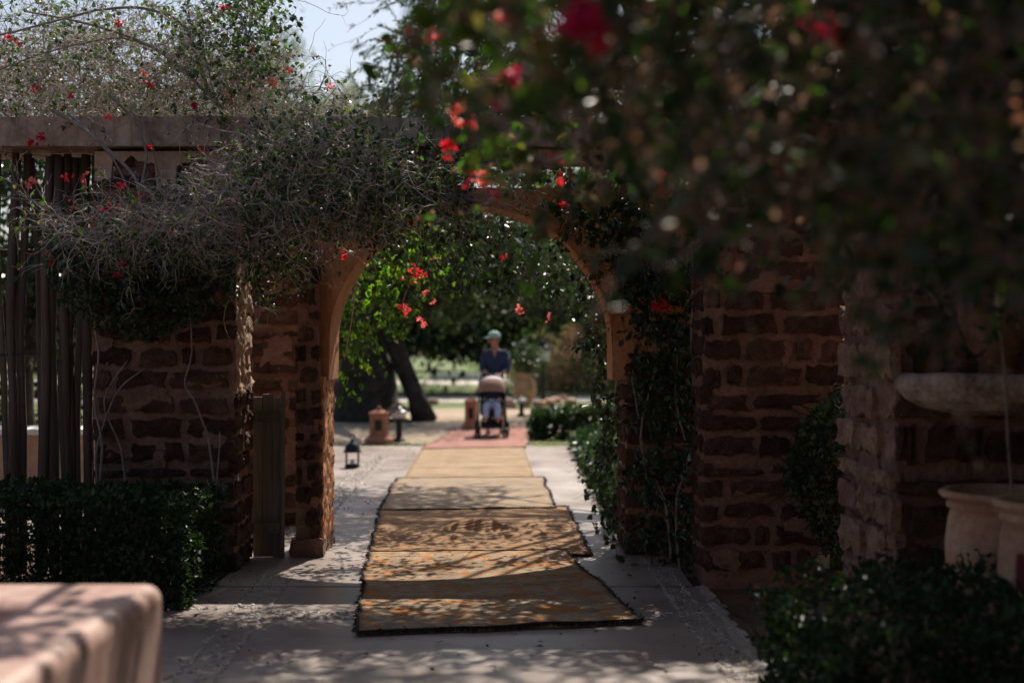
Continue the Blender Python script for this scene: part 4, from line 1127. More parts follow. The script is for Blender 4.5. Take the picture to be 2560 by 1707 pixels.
# ------------------------------------------------------------------ foreground bougainvillea and the vine-covered pergola overhead
RNG = np.random.default_rng(105); random.seed(105)
pgla = thing('pergola', 'rough pole pergola above the near paving that carries the foreground bougainvillea', 'pergola', (0, 4, 3.5))
for y in (-2.5, 0.0, 2.5, 5.0, 7.3):
    m = MB(); m.tube([(-5.2, y, 3.66), (-2, y, 3.68), (1, y, 3.67), (4.6, y, 3.66)], 0.055, 9); m.build('beam', M['pole'], pgla, True)
for x in np.linspace(-5.0, 4.4, 15):
    m = MB(); m.tube([(x, -3.0, 3.76), (x + 0.03, 2.5, 3.77), (x, 7.9, 3.75)], 0.03, 7); m.build('rafter', M['pole'], pgla, True)
for (x, y) in ((-5.1, -2.5), (-5.1, 2.5), (-5.1, 7.3), (4.5, -2.5), (4.5, 2.5)):
    m = MB(); m.tube([(x, y, 0), (x, y, 3.62)], [0.09, 0.075], 9); m.build('post', M['pole'], pgla, True)

fv = thing('foreground_bougainvillea', 'large out of focus bougainvillea hanging down across the upper right foreground', 'climbing plant', (2.6, 4.5, 0))
dense = [(1480, -160), (2760, -160), (2760, 760), (2480, 700), (2300, 560), (2130, 500), (1900, 450), (1700, 440), (1560, 420), (1480, 340), (1450, 200)]
sF = np.concatenate([sample_poly(dense, 420, 2.7, 4.8), sample_poly(dense, 480, 4.8, 6.6)])
setsF, lF, ldF = tangle(sF, RNG.normal(size=sF.shape) + np.array([-0.2, 0, -0.3]), 0.36, 0.0035, 2.5)
sparse = [(1180, -160), (1480, -160), (1500, 420), (1400, 440), (1270, 410), (1190, 400), (1160, 330), (1200, 240), (1120, 130), (1060, 90)]
sS = sample_poly(sparse, 60, 2.6, 5.8)
setsS, lS, ldS = tangle(sS, RNG.normal(size=sS.shape) + np.array([-0.5, 0, -0.5]), 0.35, 0.003, 2.0)
link('twigs', tubes('twigs', setsF + setsS), M['stem'], fv, 'stuff')
p1, d1 = pick(lF, ldF, 2300); p2, d2 = pick(lS, ldS, 760); pk_, dk_ = pick(lF, ldF, 4600)
rt = sample_poly([(2050, -160), (2760, -160), (2760, 760), (2480, 700), (2300, 560), (2150, 400)], 3500, 4.5, 6.8)
link('dark_leaves', leaf_mesh('dark_leaves', np.concatenate([pk_, rt]), 0.056, 0.72, 0.6, 6), M['darkleaf'], fv, 'stuff')  # darker leaf copy deepens the shade at upper right
link('leaves', leaf_mesh('leaves', np.concatenate([p1, p2]), 0.052, 0.72, 0.6, 6, np.concatenate([d1, d2])), M['bleaf'], fv, 'stuff')
pd, dd = pick(np.concatenate([lF, lS]), np.concatenate([ldF, ldS]), 11000)
link('dry_bracts', leaf_mesh('dry_bracts', pd, 0.03, 0.8, 0.4, 6, dd), M['dryleaf'], fv, 'stuff')
low = [(1620, 430), (1960, 470), (2130, 540), (1500, 640), (2180, 720), (2080, 700), (1900, 620), (1720, 540)]
pl_ = np.concatenate([sample_poly(low, 60, 4.2, 6.4), sample_poly([(2280, 560), (2560, 640), (2560, 800), (2450, 860), (2340, 780)], 60, 5.2, 6.4)])
link('hanging_leaves', leaf_mesh('hanging_leaves', pl_, 0.05, 0.72, 0.9, 6), M['darkleaf'], fv, 'stuff')
nC = 105000  # unseen overhead leaves, density set by area to shape the shade below
cx_ = RNG.uniform(-7.2, 5.3, nC); cy_ = RNG.uniform(-5.0, 9.2, nC); cz_ = 3.72 + np.abs(RNG.normal(size=nC)) * 0.22
keep = np.array([noise.noise((a * 1.4, b * 1.4, 0.3)) for a, b in zip(cx_, cy_)]) > np.where((cx_ > 1.6), -9.0, np.where(((cy_ > 8.2) & (cx_ < 1.0)) | (cx_ < -1.9) | ((cy_ > 7.4) & (cx_ < -0.4)), 9.0, np.where(cx_ > 1.1, -0.9, np.where(cx_ > 0.2, -0.2, np.where(cx_ > -1.6, np.where(cy_ > 5.2, -0.05, -0.5), np.where(cx_ > -1.35, -0.35, 0.0))))))
cP = np.stack([cx_, cy_, cz_], 1)[keep]
link('shade_canopy_leaves', leaf_mesh('shade_canopy_leaves', cP, 0.12, 0.72, 0.3, 4), M['darkleaf'], fv, 'stuff')
flowers(fv, [(a_, b_, c_, d_, e_ * 0.8) for a_, b_, c_, d_, e_ in [(1255, 40, 3.6, 'coral', 1.35), (1280, 75, 3.7, 'coral', 1.2), (1050, 75, 4.8, 'coral', 1.2), (1078, 95, 4.8, 'coral', 1.0), (1440, 35, 2.5, 'magenta', 1.5), (1470, 70, 2.5, 'magenta', 1.3), (1500, 88, 2.6, 'red', 1.2), (1290, 235, 3.9, 'magenta', 1.5),
             (1148, 276, 4.9, 'coral', 1.2), (1172, 286, 4.9, 'red', 0.9), (1170, 310, 4.9, 'coral', 0.9), (1115, 367, 5.4, 'red', 0.9), (1390, 428, 5.4, 'red', 1.3), (1188, 436, 5.6, 'coral', 1.2), (1172, 440, 5.6, 'red', 1.0), (1210, 445, 5.6, 'coral', 0.9), (1247, 467, 5.6, 'magenta', 0.9),
             (2012, 392, 5.4, 'red', 1.1), (2055, 313, 5.4, 'magenta', 1.1), (2075, 70, 3.4, 'magenta', 1.7), (2312, 525, 5.6, 'red', 1.6), (1748, 296, 5.2, 'red', 1.1), (1568, 366, 5.4, 'red', 1.4), (1830, 380, 5.6, 'red', 1.6), (1660, 440, 5.6, 'red', 1.6), (2166, 203, 5.2, 'magenta', 0.9)]])
for (pp, a, b) in [([(1500, -150), (2260, 100), (2400, 280), (2560, 420), (2700, 560)], 4.0, 4.6), ([(2230, 200), (2300, 420), (2360, 560), (2480, 760)], 4.6, 4.9), ([(1700, -150), (1600, 60), (1450, 180), (1300, 250), (1180, 300)], 4.2, 4.9), ([(1500, -100), (1380, 0), (1260, 40), (1120, 80), (1040, 80)], 3.8, 4.8), ([(1600, 260), (1480, 350), (1390, 400), (1250, 440), (1180, 440)], 5.0, 5.6),
                   ([(2300, -150), (2340, 200), (2450, 500), (2500, 800), (2520, 1100), (2560, 1700)], 4.6, 6.2)]:
    stem(pp, a, b, 0.012, 0.004, fv)

# ------------------------------------------------------------------ hedges
RNG = np.random.default_rng(106); random.seed(106)
def hedge(name, label, x0, x1, y0, y1, z1, n, leaf, mat, cat='hedge', wob=0.1, seed=1.0, top_r=0.12, group=None):
    t = thing(name, label, cat, ((x0 + x1) / 2, (y0 + y1) / 2, 0), group)
    # leaves gathered near the surface of a wobbling block
    m = n
    u = RNG.random((m, 3))
    face = RNG.random(m)
    dep = np.abs(RNG.normal(size=m)) * 0.06
    P = np.empty((m, 3))
    P[:, 0] = x0 + (x1 - x0) * u[:, 0]; P[:, 1] = y0 + (y1 - y0) * u[:, 1]; P[:, 2] = 0.03 + (z1 - 0.03) * u[:, 2]
    sel = face < 0.45; P[sel, 1] = y0 + dep[sel]
    sel = (face >= 0.45) & (face < 0.75); P[sel, 2] = z1 - dep[sel]
    sel = (face >= 0.75) & (face < 0.85); P[sel, 0] = x0 + dep[sel]
    sel = (face >= 0.85) & (face < 0.95); P[sel, 0] = x1 - dep[sel]
    c = np.array([(x0 + x1) / 2, (y0 + y1) / 2, 0.0])
    w = np.array([noise.noise((p[0] * 3.2 + seed, p[1] * 3.2, p[2] * 3.2)) for p in P])
    w2 = np.array([noise.noise((p[0] * 8 + seed, p[1] * 8, p[2] * 8)) for p in P])
    P += unit(P - c) * (w * wob + w2 * wob * 0.4)[:, None]
    # rounded shoulders
    ex = np.maximum(0, np.abs(P[:, 0] - c[0]) / ((x1 - x0) / 2) - 0.75)
    P[:, 2] -= ex * top_r * 2 * (P[:, 2] > z1 * 0.6)
    P[:, 2] = np.maximum(P[:, 2], 0.02)
    link('leaves', leaf_mesh('leaves', P, leaf, 0.6, -0.35, 6 if leaf < 0.06 else 4), mat, t, 'stuff')
    k = max(30, int((x1 - x0) * 40))
    B = np.stack([RNG.uniform(x0 + 0.05, x1 - 0.05, k), RNG.uniform(y0 + 0.04, y1 - 0.04, k), np.zeros(k)], 1)
    w_ = walk(B, RNG.normal(size=B.shape) * (0.35 if z1 < 1 else 0.08) + np.array([0, 0, 1]), z1 * 0.7, 6, 0.2 if z1 < 1 else 0.08)
    link('stems', tubes('stems', [(w_, 0.008, 0.003)]), M['bark'], t, 'stuff')
    return t
hedge('clipped_hedge', 'dark clipped hedge in front of the pole fence and stone wall', -4.4, -1.90, 8.25, 9.35, 0.70, 21000, 0.04, M['boxleaf'], 'hedge', 0.10, 1.0)
hedge('box_bush', 'dark green leafy bush in the lower right foreground before the pots', 1.05, 2.9, 4.7, 6.25, 0.66, 17000, 0.036, M['boxleaf'], 'bush', 0.16, 4.0, 0.3)
hedge('low_hedge', 'low dark hedge beyond the arch on the right of the path', 0.36, 3.2, 22.6, 24.4, 0.50, 5500, 0.10, M['boxleaf'], 'hedge', 0.15, 8.0)
hedge('tall_hedge', 'tall dark hedge across the garden behind the pole fence', -10.0, -4.9, 20.5, 22.0, 2.3, 9000, 0.13, M['boxleaf'], 'hedge', 0.3, 15.0, 0.2)
hedge('leafy_border', 'leafy green border plants beside the path just past the arch', 0.86, 2.3, 11.9, 20.5, 0.36, 15000, 0.085, M['darkleaf'], 'shrub', 0.22, 9.0, 0.2)

# ------------------------------------------------------------------ trees
RNG = np.random.default_rng(107); random.seed(107)
def tree(name, label, base, trunk_r, fork_h, crown, nclump, per, leafL, mat, W=0.5, lean=(0, 0), group='trees of the garden', shape=4, clump_r=0.5, limbs=6):
    """trunk with limbs that reach the clumps of the crown; crown = list of (centre, radii)"""
    t = thing(name, label, 'tree', (base[0], base[1], 0), group)
    b = Vector(base); f = b + Vector((lean[0], lean[1], fork_h))
    m = MB()
    pts = []; rad = []
    for k in range(9):
        s = k / 8
        p = b.lerp(f, s) + noise.noise_vector(Vector((base[0], base[1], s * 3))) * trunk_r * 0.5 * s
        pts.append(p); rad.append(trunk_r * (1.0 - 0.45 * s + 0.45 * max(0, 0.18 - s) / 0.18))
    m.tube(pts, rad, 12)
    cl = []
    w = np.array([c[1][0] * c[1][1] * c[1][2] for c in crown]) ** 0.66; w /= w.sum()
    for i in range(nclump):
        c, r = crown[RNG.choice(len(crown), p=w)]
        d = unit(RNG.normal(size=3)) * (RNG.random() ** 0.4)
        cl.append(np.array(c) + d * np.array(r))
    top = pts[-1]
    for i in range(min(nclump, limbs * 4)):
        c = Vector(cl[i]); mid = top.lerp(c, 0.5) + noise.noise_vector(c) * 0.3
        a = top.lerp(c, 0.0)
        m.tube([a, top.lerp(mid, 0.5) + noise.noise_vector(c * 2) * 0.15, mid, c], [trunk_r * 0.45, trunk_r * 0.3, trunk_r * 0.2, trunk_r * 0.06], 7, False)
    m.build('trunk', M['bark'], t, True)
    cl = np.array(cl)
    P = np.repeat(cl, per, 0); r = np.repeat(RNG.uniform(0.6, 1.3, nclump) * clump_r, per)[:, None]
    P = P + RNG.normal(size=P.shape) * r * np.array([0.62, 0.62, 0.45])
    P[:, 2] = np.maximum(P[:, 2], 0.25)
    rn = np.clip(np.repeat(RNG.random(nclump), per) * 0.5 + RNG.random(len(P)) * 0.5, 0, 1)
    link('crown', leaf_mesh('crown', P, leafL, W, 0.3, shape, None, 0, rn), mat, t, 'stuff')
    return t

# grey-green olive behind the wall, right of the sky gap
ot = thing('olive_tree', 'silvery olive tree with narrow leaves rising behind the coping beam', 'tree', (2.6, 14.8, 0), 'trees of the garden')
ocr = [(1000, -80), (1080, 10), (1010, 60), (1000, 150), (960, 210), (900, 270), (880, 310), (1000, 330), (1240, 340), (1420, 330), (1440, 100), (1400, -100), (1100, -100)]
sO = sample_poly(ocr, 900, 15.6, 18.5)
sO = sO[(sO[:, 0] < 0.0) | (RNG.random(len(sO)) < 0.6)]
sO2 = np.array([0.6, 11.6, 6.7]) + unit(RNG.normal(size=(430, 3))) * (RNG.random((430, 1)) ** 0.4) * np.array([2.5, 1.1, 1.3])  # crown part out of view above, added to dapple the near paving
sO = np.concatenate([sO, sO2])
aO = walk(sO, RNG.normal(size=sO.shape) * 0.8 + np.array([-0.3, -0.2, 0.1]), 0.55, 6, 0.22, 0.12)
oset = [(aO, 0.006, 0.002)]
p1, d1 = along(aO[:-430], 95); pu_, du_ = along(aO[-430:], 75); p1 = np.concatenate([p1, pu_]); d1 = np.concatenate([d1, du_])
drp = sample_poly([(930, -20), (1000, -20), (970, 60), (940, 90)], 6, 15.4, 15.8)
aX = walk(drp, np.array([[-0.9, 0, -0.15]] * 6) + RNG.normal(size=(6, 3)) * 0.2, 0.55, 8, 0.15, 0.08); oset.append((aX, 0.003, 0.0015))
p2, d2 = along(aX, 14)
drp = sample_poly([(1030, 260), (1100, 260), (1180, 300), (1060, 310)], 22, 9.3, 10.0) + np.array([0, 0, 0.1])
aY = walk(drp, np.array([[0, -0.2, -0.8]] * 22) + RNG.normal(size=(22, 3)) * 0.3, 0.3, 6, 0.2, 0.1); oset.append((aY, 0.003, 0.0015))
p3, d3 = along(aY, 12)
m = MB(); tp = [(2.6, 14.8, 0), (2.62, 14.8, 0.6), (2.5, 14.7, 1.5), (2.35, 14.9, 2.6), (1.9, 15.3, 3.6)]
m.tube(tp, [0.22, 0.17, 0.15, 0.14, 0.12], 10)
for i in range(0, 24):
    c = Vector(sO[i * 7]) if i < 17 else Vector(sO2[i]); m.tube([tp[-1], Vector(tp[-1]).lerp(c, 0.5) + Vector((0, 0, 0.2)), c], [0.05, 0.025, 0.008], 6, False)
m.build('trunk', M['bark'], ot, True)
link('branches', tubes('branches', oset), M['bark'], ot, 'stuff')
PO = np.concatenate([p1, p2, p3]); DO = np.concatenate([d1, d2, d3])
link('leaves', leaf_mesh('leaves', PO, 0.068, 0.22, 0.1, 4, DO), M['oliveleaf'], ot, 'stuff')

tree('broad_olive_tree', 'huge old olive tree with a dark divided trunk beyond the arch', (-2.85, 28.5, 0), 0.70, 1.9,
     [((-3.6, 28.5, 3.7), (4.0, 2.6, 1.6)), ((0.2, 29.0, 3.6), (2.4, 2.0, 1.5)), ((-1.6, 28.4, 2.7), (1.5, 1.2, 0.9)), ((-6.5, 29, 3.2), (2.4, 2.2, 1.6)), ((-2.6, 26.0, 4.3), (3.2, 1.5, 0.9))], 260, 95, 0.15, M['treeleaf'], 0.36, (-0.3, 0), 'trees of the garden', 4, 0.62)
m = MB(); m.tube([(-1.72, 28.1, 0), (-1.9, 28.2, 0.5), (-2.25, 28.3, 1.3), (-2.7, 28.4, 2.4)], [0.27, 0.18, 0.19, 0.17], 10)
o = m.build('trunk', M['bark'], [x for x in COL.objects if x.name == 'broad_olive_tree'][0], True)
tree('grey_tree', 'pale grey-green feathery tree far behind the wall below the sky gap', (-8.0, 50, 0), 0.35, 3.0, [((-8.4, 50, 9.2), (1.5, 2, 3.4)), ((-6.7, 50, 8.0), (1.6, 2, 2.4)), ((-10.5, 50, 8.8), (2.0, 2, 3.0))], 170, 90, 0.24, M['paleleaf'], 0.3, (0, 0), 'trees of the garden', 4, 0.6)
tree('grey_tree', 'lower pale grey-green tree far behind the wall beside the olive', (-4.6, 46, 0), 0.3, 2.4, [((-5.2, 46, 7.8), (1.4, 2, 2.3)), ((-3.6, 46, 7.2), (1.4, 2, 2.0))], 90, 90, 0.22, M['paleleaf'], 0.3, (0, 0), 'trees of the garden', 4, 0.55)
tree('dark_tree', 'dark bushy tree filling the right side of the arch view', (4.6, 31, 0), 0.3, 1.0, [((4.2, 31, 2.4), (1.9, 1.6, 2.2)), ((3.3, 32, 4.2), (2.6, 1.8, 1.6))], 110, 110, 0.16, M['treeleaf'], 0.5, (0, 0), 'trees of the garden', 4, 0.6)
tree('dark_tree', 'dark tree behind the walking man in the middle of the arch view', (-0.6, 44, 0), 0.4, 1.6, [((-0.6, 44, 3.3), (3.2, 2.2, 2.4)), ((-4.5, 45, 3.6), (2.6, 2, 2.0)), ((-2.5, 44, 2.9), (2.2, 1.8, 2.1)), ((2.6, 44.5, 5.2), (2.4, 2, 1.6))], 240, 120, 0.36, M['treeleaf'], 0.45, (0, 0), 'trees of the garden', 4, 0.75)
tree('dark_tree', 'dark tree at the left behind the wooden poles', (-5.7, 16.6, 0), 0.16, 1.4, [((-4.8, 16.2, 3.3), (1.5, 1.1, 1.5)), ((-6.6, 16.5, 2.9), (1.4, 1.1, 1.3))], 120, 100, 0.11, M['darkleaf'], 0.45, (0, 0), 'trees of the garden', 4, 0.6)
tree('far_tree', 'far tree line shrub closing the view at the garden edge, right', (9, 75, 0), 0.4, 1.5, [((6, 75, 3.6), (9, 2, 2.6)), ((14, 74, 4), (6, 2, 3))], 200, 90, 0.75, M['treeleaf'], 0.5, (0, 0), 'trees of the garden', 4, 1.2)
tree('far_tree', 'far tree line shrub closing the view at the garden edge, left', (-16, 78, 0), 0.4, 1.5, [((-12, 78, 3.8), (10, 2, 2.8)), ((-24, 76, 4), (8, 2, 3))], 220, 90, 0.75, M['treeleaf'], 0.5, (0, 0), 'trees of the garden', 4, 1.2)

def tuft(name, label, base, n, h, spread, mat, cat, group=None, W=0.04):
    t = thing(name, label, cat, base, group)
    P = np.array(base)[None] + RNG.normal(size=(n, 3)) * np.array([spread, spread, 0.0]) + np.array([0, 0, 0.01])
    d = RNG.normal(size=(n, 3)) * 0.45 + np.array([0, 0, 1.0])
    w_ = walk(P, d, h, 4, 0.12, 0.12)
    L = np.linalg.norm(w_[:, 2] - w_[:, 0], axis=1)
    me = leaf_mesh('blades', np.concatenate([w_[:, 0], w_[:, 2]]), np.concatenate([L, L]) * 1.05, W, 0, 4, np.concatenate([unit(w_[:, 2] - w_[:, 0]), unit(w_[:, 4] - w_[:, 2])]) * 3)
    link('blades', me, mat, t, 'stuff')
    return t
tuft('pampas_grass', 'large straw coloured grass clump behind the lamp post', (2.6, 46, 0), 2600, 1.9, 0.9, M['strawleaf'], 'grass clump')
tuft('pampas_grass', 'straw coloured grass clump at the far left edge of the arch view', (-5.6, 42, 0), 1200, 1.3, 0.6, M['strawleaf'], 'grass clump')
tuft('green_clump', 'bright sunlit green clump on the lawn behind the man', (-2.4, 43.0, 0), 500, 0.5, 0.7, M['grassleaf'], 'plant')
tuft('green_clump', 'bright sunlit green clump beyond the terracotta urn', (1.9, 49, 0), 1500, 2.2, 0.8, M['grassleaf'], 'plant', None, 0.06)
gP = np.stack([RNG.uniform(-6, 3.2, 16000), RNG.uniform(21.6, 24.5, 16000), np.full(16000, 0.012)], 1)
gP = gP[(gP[:, 0] < -3.4) | (gP[:, 0] > 0.5) | (gP[:, 1] < 22.0)]
o = link('grass', leaf_mesh('grass', gP, 0.06, 0.14, -1.2, 4), M['grassleaf']); o["kind"] = 'stuff'

# ------------------------------------------------------------------ pots, ledge and jar at the right pillar
RNG = np.random.default_rng(108); random.seed(108)
def pot(label, c, H, Rr, bands=True):
    t = thing('terracotta_pot', label, 'pot', c, 'terracotta pots by the pillar')
    prof = [(0.62, 0), (0.72, 0.1), (0.84, 0.28), (0.93, 0.48), (0.94, 0.60), (0.90, 0.78), (0.86, 0.86), (0.92, 0.875), (0.92, 0.905), (0.86, 0.92), (0.98, 0.945), (1.02, 0.965), (1.02, 0.985), (0.98, 1.0), (0.86, 1.0), (0.84, 0.96), (0.82, 0.80)]
    m = MB(); m.lathe([(r * Rr, z * H) for r, z in prof], c, 40); m.build('pot_body', M['terracotta'], t, True)
    m = MB()
    for zz in (0.42,):
        pts = []; 
        for k in range(61):
            a = 2 * math.pi * k / 60
            rr = Rr * 0.925 + 0.006 * math.sin(a * 22)
            pts.append((c[0] + rr * math.cos(a), c[1] + rr * math.sin(a), c[2] + zz * H + 0.006 * math.sin(a * 22 + 1)))
        m.tube(pts, 0.011, 5, False)
    m.build('rope_band', M['terracotta'], t, True)
    m = MB(); m.lathe([(0.01, 0.86 * H), (Rr * 0.8, 0.87 * H), (Rr * 0.81, 0.865 * H)], c, 24); m.build('soil', M['soil'], t)
    return t
pot('taller terracotta pot with a thick rim, behind the bush by the right pillar', (1.99 + 0.31, 6.5, 0.30), 0.62, 0.33)
pot('terracotta pot with red stained side at the right edge, before the taller pot', (2.23, 5.75, 0.28), 0.68, 0.27)
m = MB(); m.box(1.62, 3.4, 5.4, 6.95, 0, 0.278)
o = m.build('planting_ledge', M['mortar']); tag(o, 'low mud plastered ledge under the terracotta pots', 'ledge')
st = MB(); c = (2.23, 5.75, 0.28)
# red stain ring segment: flat print on the pot's side
sv = []; sf = []
prof = [(0.93, 0.48), (0.94, 0.60), (0.92, 0.70)]
for i in range(9):
    a = R(205 + i * 6)
    for (r, z) in prof:
        rr = (r * 0.27) + 0.003
        dz = 0.04 * noise.noise((i * 0.7, z * 5, 0))
        sv.append((c[0] + rr * math.cos(a), c[1] + rr * math.sin(a), c[2] + z * 0.68 + dz))
for i in range(8):
    for k in range(2):
        sf.append((i*3 + k, i*3 + k + 1, (i+1)*3 + k + 1, (i+1)*3 + k))
pots = [x for x in COL.objects if x.name.startswith('terracotta_pot')]
st.add(sv, sf).build('red_stain', plain('red_stain', (0.17, 0.03, 0.03), 0.8), pots[1], True)

mud_patches(npil, (1.90, 8.1, 0), (0, -1, 0), (-1, 0, 0), [(0.3, 1.9, 0.3, 0.3), (0.8, 1.4, 0.35, 0.2), (0.6, 0.9, 0.4, 0.25), (0.3, 0.5, 0.4, 0.3), (0.75, 2.3, 0.4, 0.3)], 84)
ld = thing('stone_ledge', 'pale worn stone basin ledge projecting from the right pillar', 'basin', (2.4, 6.75, 1.3))
V = []; n = 26
for k in range(n):
    a = math.pi * k / (n - 1)
    V.append((2.52 - 0.64 * math.cos(a), 6.99 - 0.46 * math.sin(a)))
m = MB(); rings = []
for (s, z) in ((0.60, 1.25), (0.80, 1.275), (0.93, 1.32), (0.99, 1.37), (1.0, 1.405), (0.985, 1.435), (0.94, 1.45), (0.87, 1.445), (0.82, 1.40)):
    rings.append([(2.52 + (x - 2.52) * s + 0.012 * noise.noise((x * 9, y * 9, z * 9)), 6.99 + (y - 6.99) * s + 0.012 * noise.noise((x * 7, y * 9, z * 5)), z + 0.01 * noise.noise((x * 8, y * 8, 0))) for x, y in V])
VV = [p for r_ in rings for p in r_]; FF = []
for i in range(len(rings) - 1):
    for k in range(n - 1):
        FF.append((i*n + k, i*n + k + 1, (i+1)*n + k + 1, (i+1)*n + k))
FF.append(tuple(range(n))); FF.append(tuple(range((len(rings)-1)*n, len(rings)*n)))
m.add(VV, FF).build('basin', M['palestone'], ld)
jr = thing('clay_jar', 'rounded brown clay jar standing on the pale stone ledge', 'jar', (2.33, 6.82, 1.44))
m = MB(); m.lathe([(0.09, 0), (0.10, 0.02), (0.085, 0.05), (0.14, 0.14), (0.185, 0.26), (0.19, 0.34), (0.16, 0.44), (0.10, 0.50), (0.085, 0.55), (0.11, 0.59), (0.10, 0.60), (0.07, 0.56)], (2.33, 6.82, 1.442), 28)
M['brownclay'] = mineral('brown_clay', (0.10, 0.05, 0.032), (0.17, 0.088, 0.056), (0.25, 0.14, 0.095), 6, 0.85, 0.4, 30, 0.008)
m.build('jar_body', M['brownclay'], jr, True)
for s in (-1, 1):
    m = MB(); m.tube([(2.33 + s*0.09, 6.82, 1.98), (2.33 + s*0.17, 6.82, 2.0), (2.33 + s*0.21, 6.82, 1.92), (2.33 + s*0.17, 6.82, 1.84)], 0.016, 7); m.build('handle', M['brownclay'], jr, True)

# ------------------------------------------------------------------ garden lanterns, posts, urn
def lantern(label, c, H):
    t = thing('lantern', label, 'lantern', c)
    x, y, z = c; w = 0.085 * H / 0.34
    m = MB(); m.box(x-w, x+w, y-w, y+w, z, z+0.03); m.box(x-w*.9, x+w*.9, y-w*.9, y+w*.9, z+.03, z+.045); m.build('base', M['metal'], t)
    for sx in (-1, 1):
        for sy in (-1, 1):
            m = MB(); m.box(x+sx*w*.86-.006, x+sx*w*.86+.006, y+sy*w*.86-.006, y+sy*w*.86+.006, z+.045, z+.19); m.build('bar', M['metal'], t)
    m = MB(); m.lathe([(w*1.35, .19), (w*1.35, .205), (w*1.15, .215), (w*1.1, .25), (w*.85, .29), (w*.35, .315), (w*.2, .33), (w*.3, .345), (.004, .36)], (x, y, z), 16); m.build('dome', M['metal'], t, True)
    m = MB(); pts = [(x + .035*math.cos(a), y, z + .385 + .03*math.sin(a)) for a in np.linspace(-1.2, 4.4, 12)]; m.tube(pts, .004, 5); m.build('ring', M['metal'], t)
    m = MB(); m.lathe([(.03, .045), (.03, .10), (.004, .102)], (x, y, z), 12); m.build('candle', M['candle'], t)
    return t
lantern('small black metal lantern with a domed top, on the paving left of the rugs', (-1.975, 17.6, 0.042), 0.34)

def clay_lamp(label, c, H, W, group='terracotta garden lamps'):
    t = thing('clay_lamp', label, 'garden lamp', c, group)
    x, y, z = c
    m = MB(); m.lathe([(W*.85, 0), (W*.85, H*.12), (W*.66, H*.20), (W*.62, H*.24)], (x, y, z), 8); m.build('foot', M['redclay'], t)
    m = MB(); m.lathe([(W*.56, H*.24), (W*.54, H*.78), (W*.60, H*.80), (W*.60, H*.84), (W*.40, H*.90), (W*.16, H*.93)], (x, y, z), 8); m.build('body', M['redclay'], t)
    m = MB(); m.ball((x, y, z + H*.965), W*.15, 10, 6); m.build('knob', M['redclay'], t, True)
    m = MB(); m.box(x-W*.2, x+W*.2, y-W*.56, y-W*.515, z+H*.36, z+H*.66); m.build('opening', M['metal'], t)  # dark plate stands in for the shade inside the lamp
    return t
clay_lamp('square terracotta garden lamp with knobbed top, left of the path before the olive trunk', (-2.05, 21.95, 0.03), 0.56, 0.27)
clay_lamp('narrow terracotta garden lamp close beside the pushchair', (-0.72, 25.0, 0.03), 0.62, 0.20)

def post_lamp(label, c, H, W, name='post_lamp', group=None):
    t = thing(name, label, 'lamp', c, group)
    x, y, z = c
    m = MB(); m.tube([(x, y, z), (x, y, z + H*.62)], W*.16, 8); m.build('post', M['metal'], t)
    m = MB(); m.lathe([(W*.3, 0), (W*.34, .02), (W*.18, .06)], (x, y, z), 12); m.build('foot', M['metal'], t)
    m = MB(); m.lathe([(W*.3, H*.62), (W*.46, H*.64), (W*.44, H*.66)], (x, y, z), 10); m.build('lamp_base', M['metal'], t)
    m = MB(); m.lathe([(W*.34, H*.66), (W*.42, H*.82), (W*.40, H*.825)], (x, y, z), 10); m.build('lamp_glass', M['glass'], t)
    m = MB(); m.lathe([(W*.56, H*.825), (W*.5, H*.85), (W*.3, H*.90), (W*.14, H*.92), (W*.2, H*.95), (W*.1, H*.98), (.004, H)], (x, y, z), 10); m.build('lamp_cap', M['metal'], t)
    return t
post_lamp('black lamp post with pale glass head standing by the terracotta urn', (0.79, 36.0, 0.03), 1.62, 0.42)
post_lamp('short dark lamp post beside the square terracotta garden lamp', (-1.78, 22.4, 0.03), 0.55, 0.30)
post_lamp('short dark lamp post right of the pushchair on the gravel', (0.20, 30.0, 0.03), 0.42, 0.30)

ur = thing('urn', 'tall pale terracotta urn with a dark plant, behind the pushchair', 'urn', (0.3, 34.5, 0.03))
m = MB(); m.lathe([(.13, 0), (.17, .05), (.25, .20), (.30, .38), (.29, .52), (.22, .66), (.19, .72), (.24, .77), (.24, .80), (.18, .80), (.15, .7)], (0.3, 34.5, 0.03), 22); m.build('urn_body', M['terracotta'], ur, True)
pp_ = np.array([[0.36, 34.5, 1.15]]) + RNG.normal(size=(900, 3)) * np.array([.2, .2, .24])
up_ = thing('urn_plant', 'dark leafy plant growing out of the tall terracotta urn', 'plant', (0.36, 34.5, 0.8))
link('leaves', leaf_mesh('leaves', pp_, 0.10, 0.5, -0.2, 4), M['darkleaf'], up_, 'stuff')
m = MB(); m.tube([(0.3, 34.5, 0.7), (0.34, 34.5, 1.0), (0.36, 34.5, 1.3)], 0.03, 6); m.build('stem', M['bark'], up_)

# border stones by the far path
rs = random.Random(3)
for i, (px, py) in enumerate([(1385, 1000), (1405, 992), (1425, 1004), (1372, 1006), (1348, 1010), (1265, 1003), (1275, 1012), (1080, 1003)]):
    D = F * 1.58 / (py - 853.5 + 8); p = at(px, py + 8, D)
    m = MB(); m.ball((p[0], D, 0.10), 0.17, 9, 6, (1.0, 0.8, 0.6))
    for k in range(len(m.v)):
        v = Vector(m.v[k]); v += noise.noise_vector(v * 4) * 0.05; m.v[k] = tuple(v)
    o = m.build('boulder', M['terracotta'], None, True); tag(o, 'pinkish boulder edging the far path, ' + ('first right of the lamp post', 'second right of the lamp post, set back', 'third and rightmost of the row', 'just before the lamp post', 'between urn and lamp post', 'left of the urn, farther one', 'left of the urn, nearer one', 'alone, left of the pushchair')[i], 'stone', 'boulders along the far garden path')

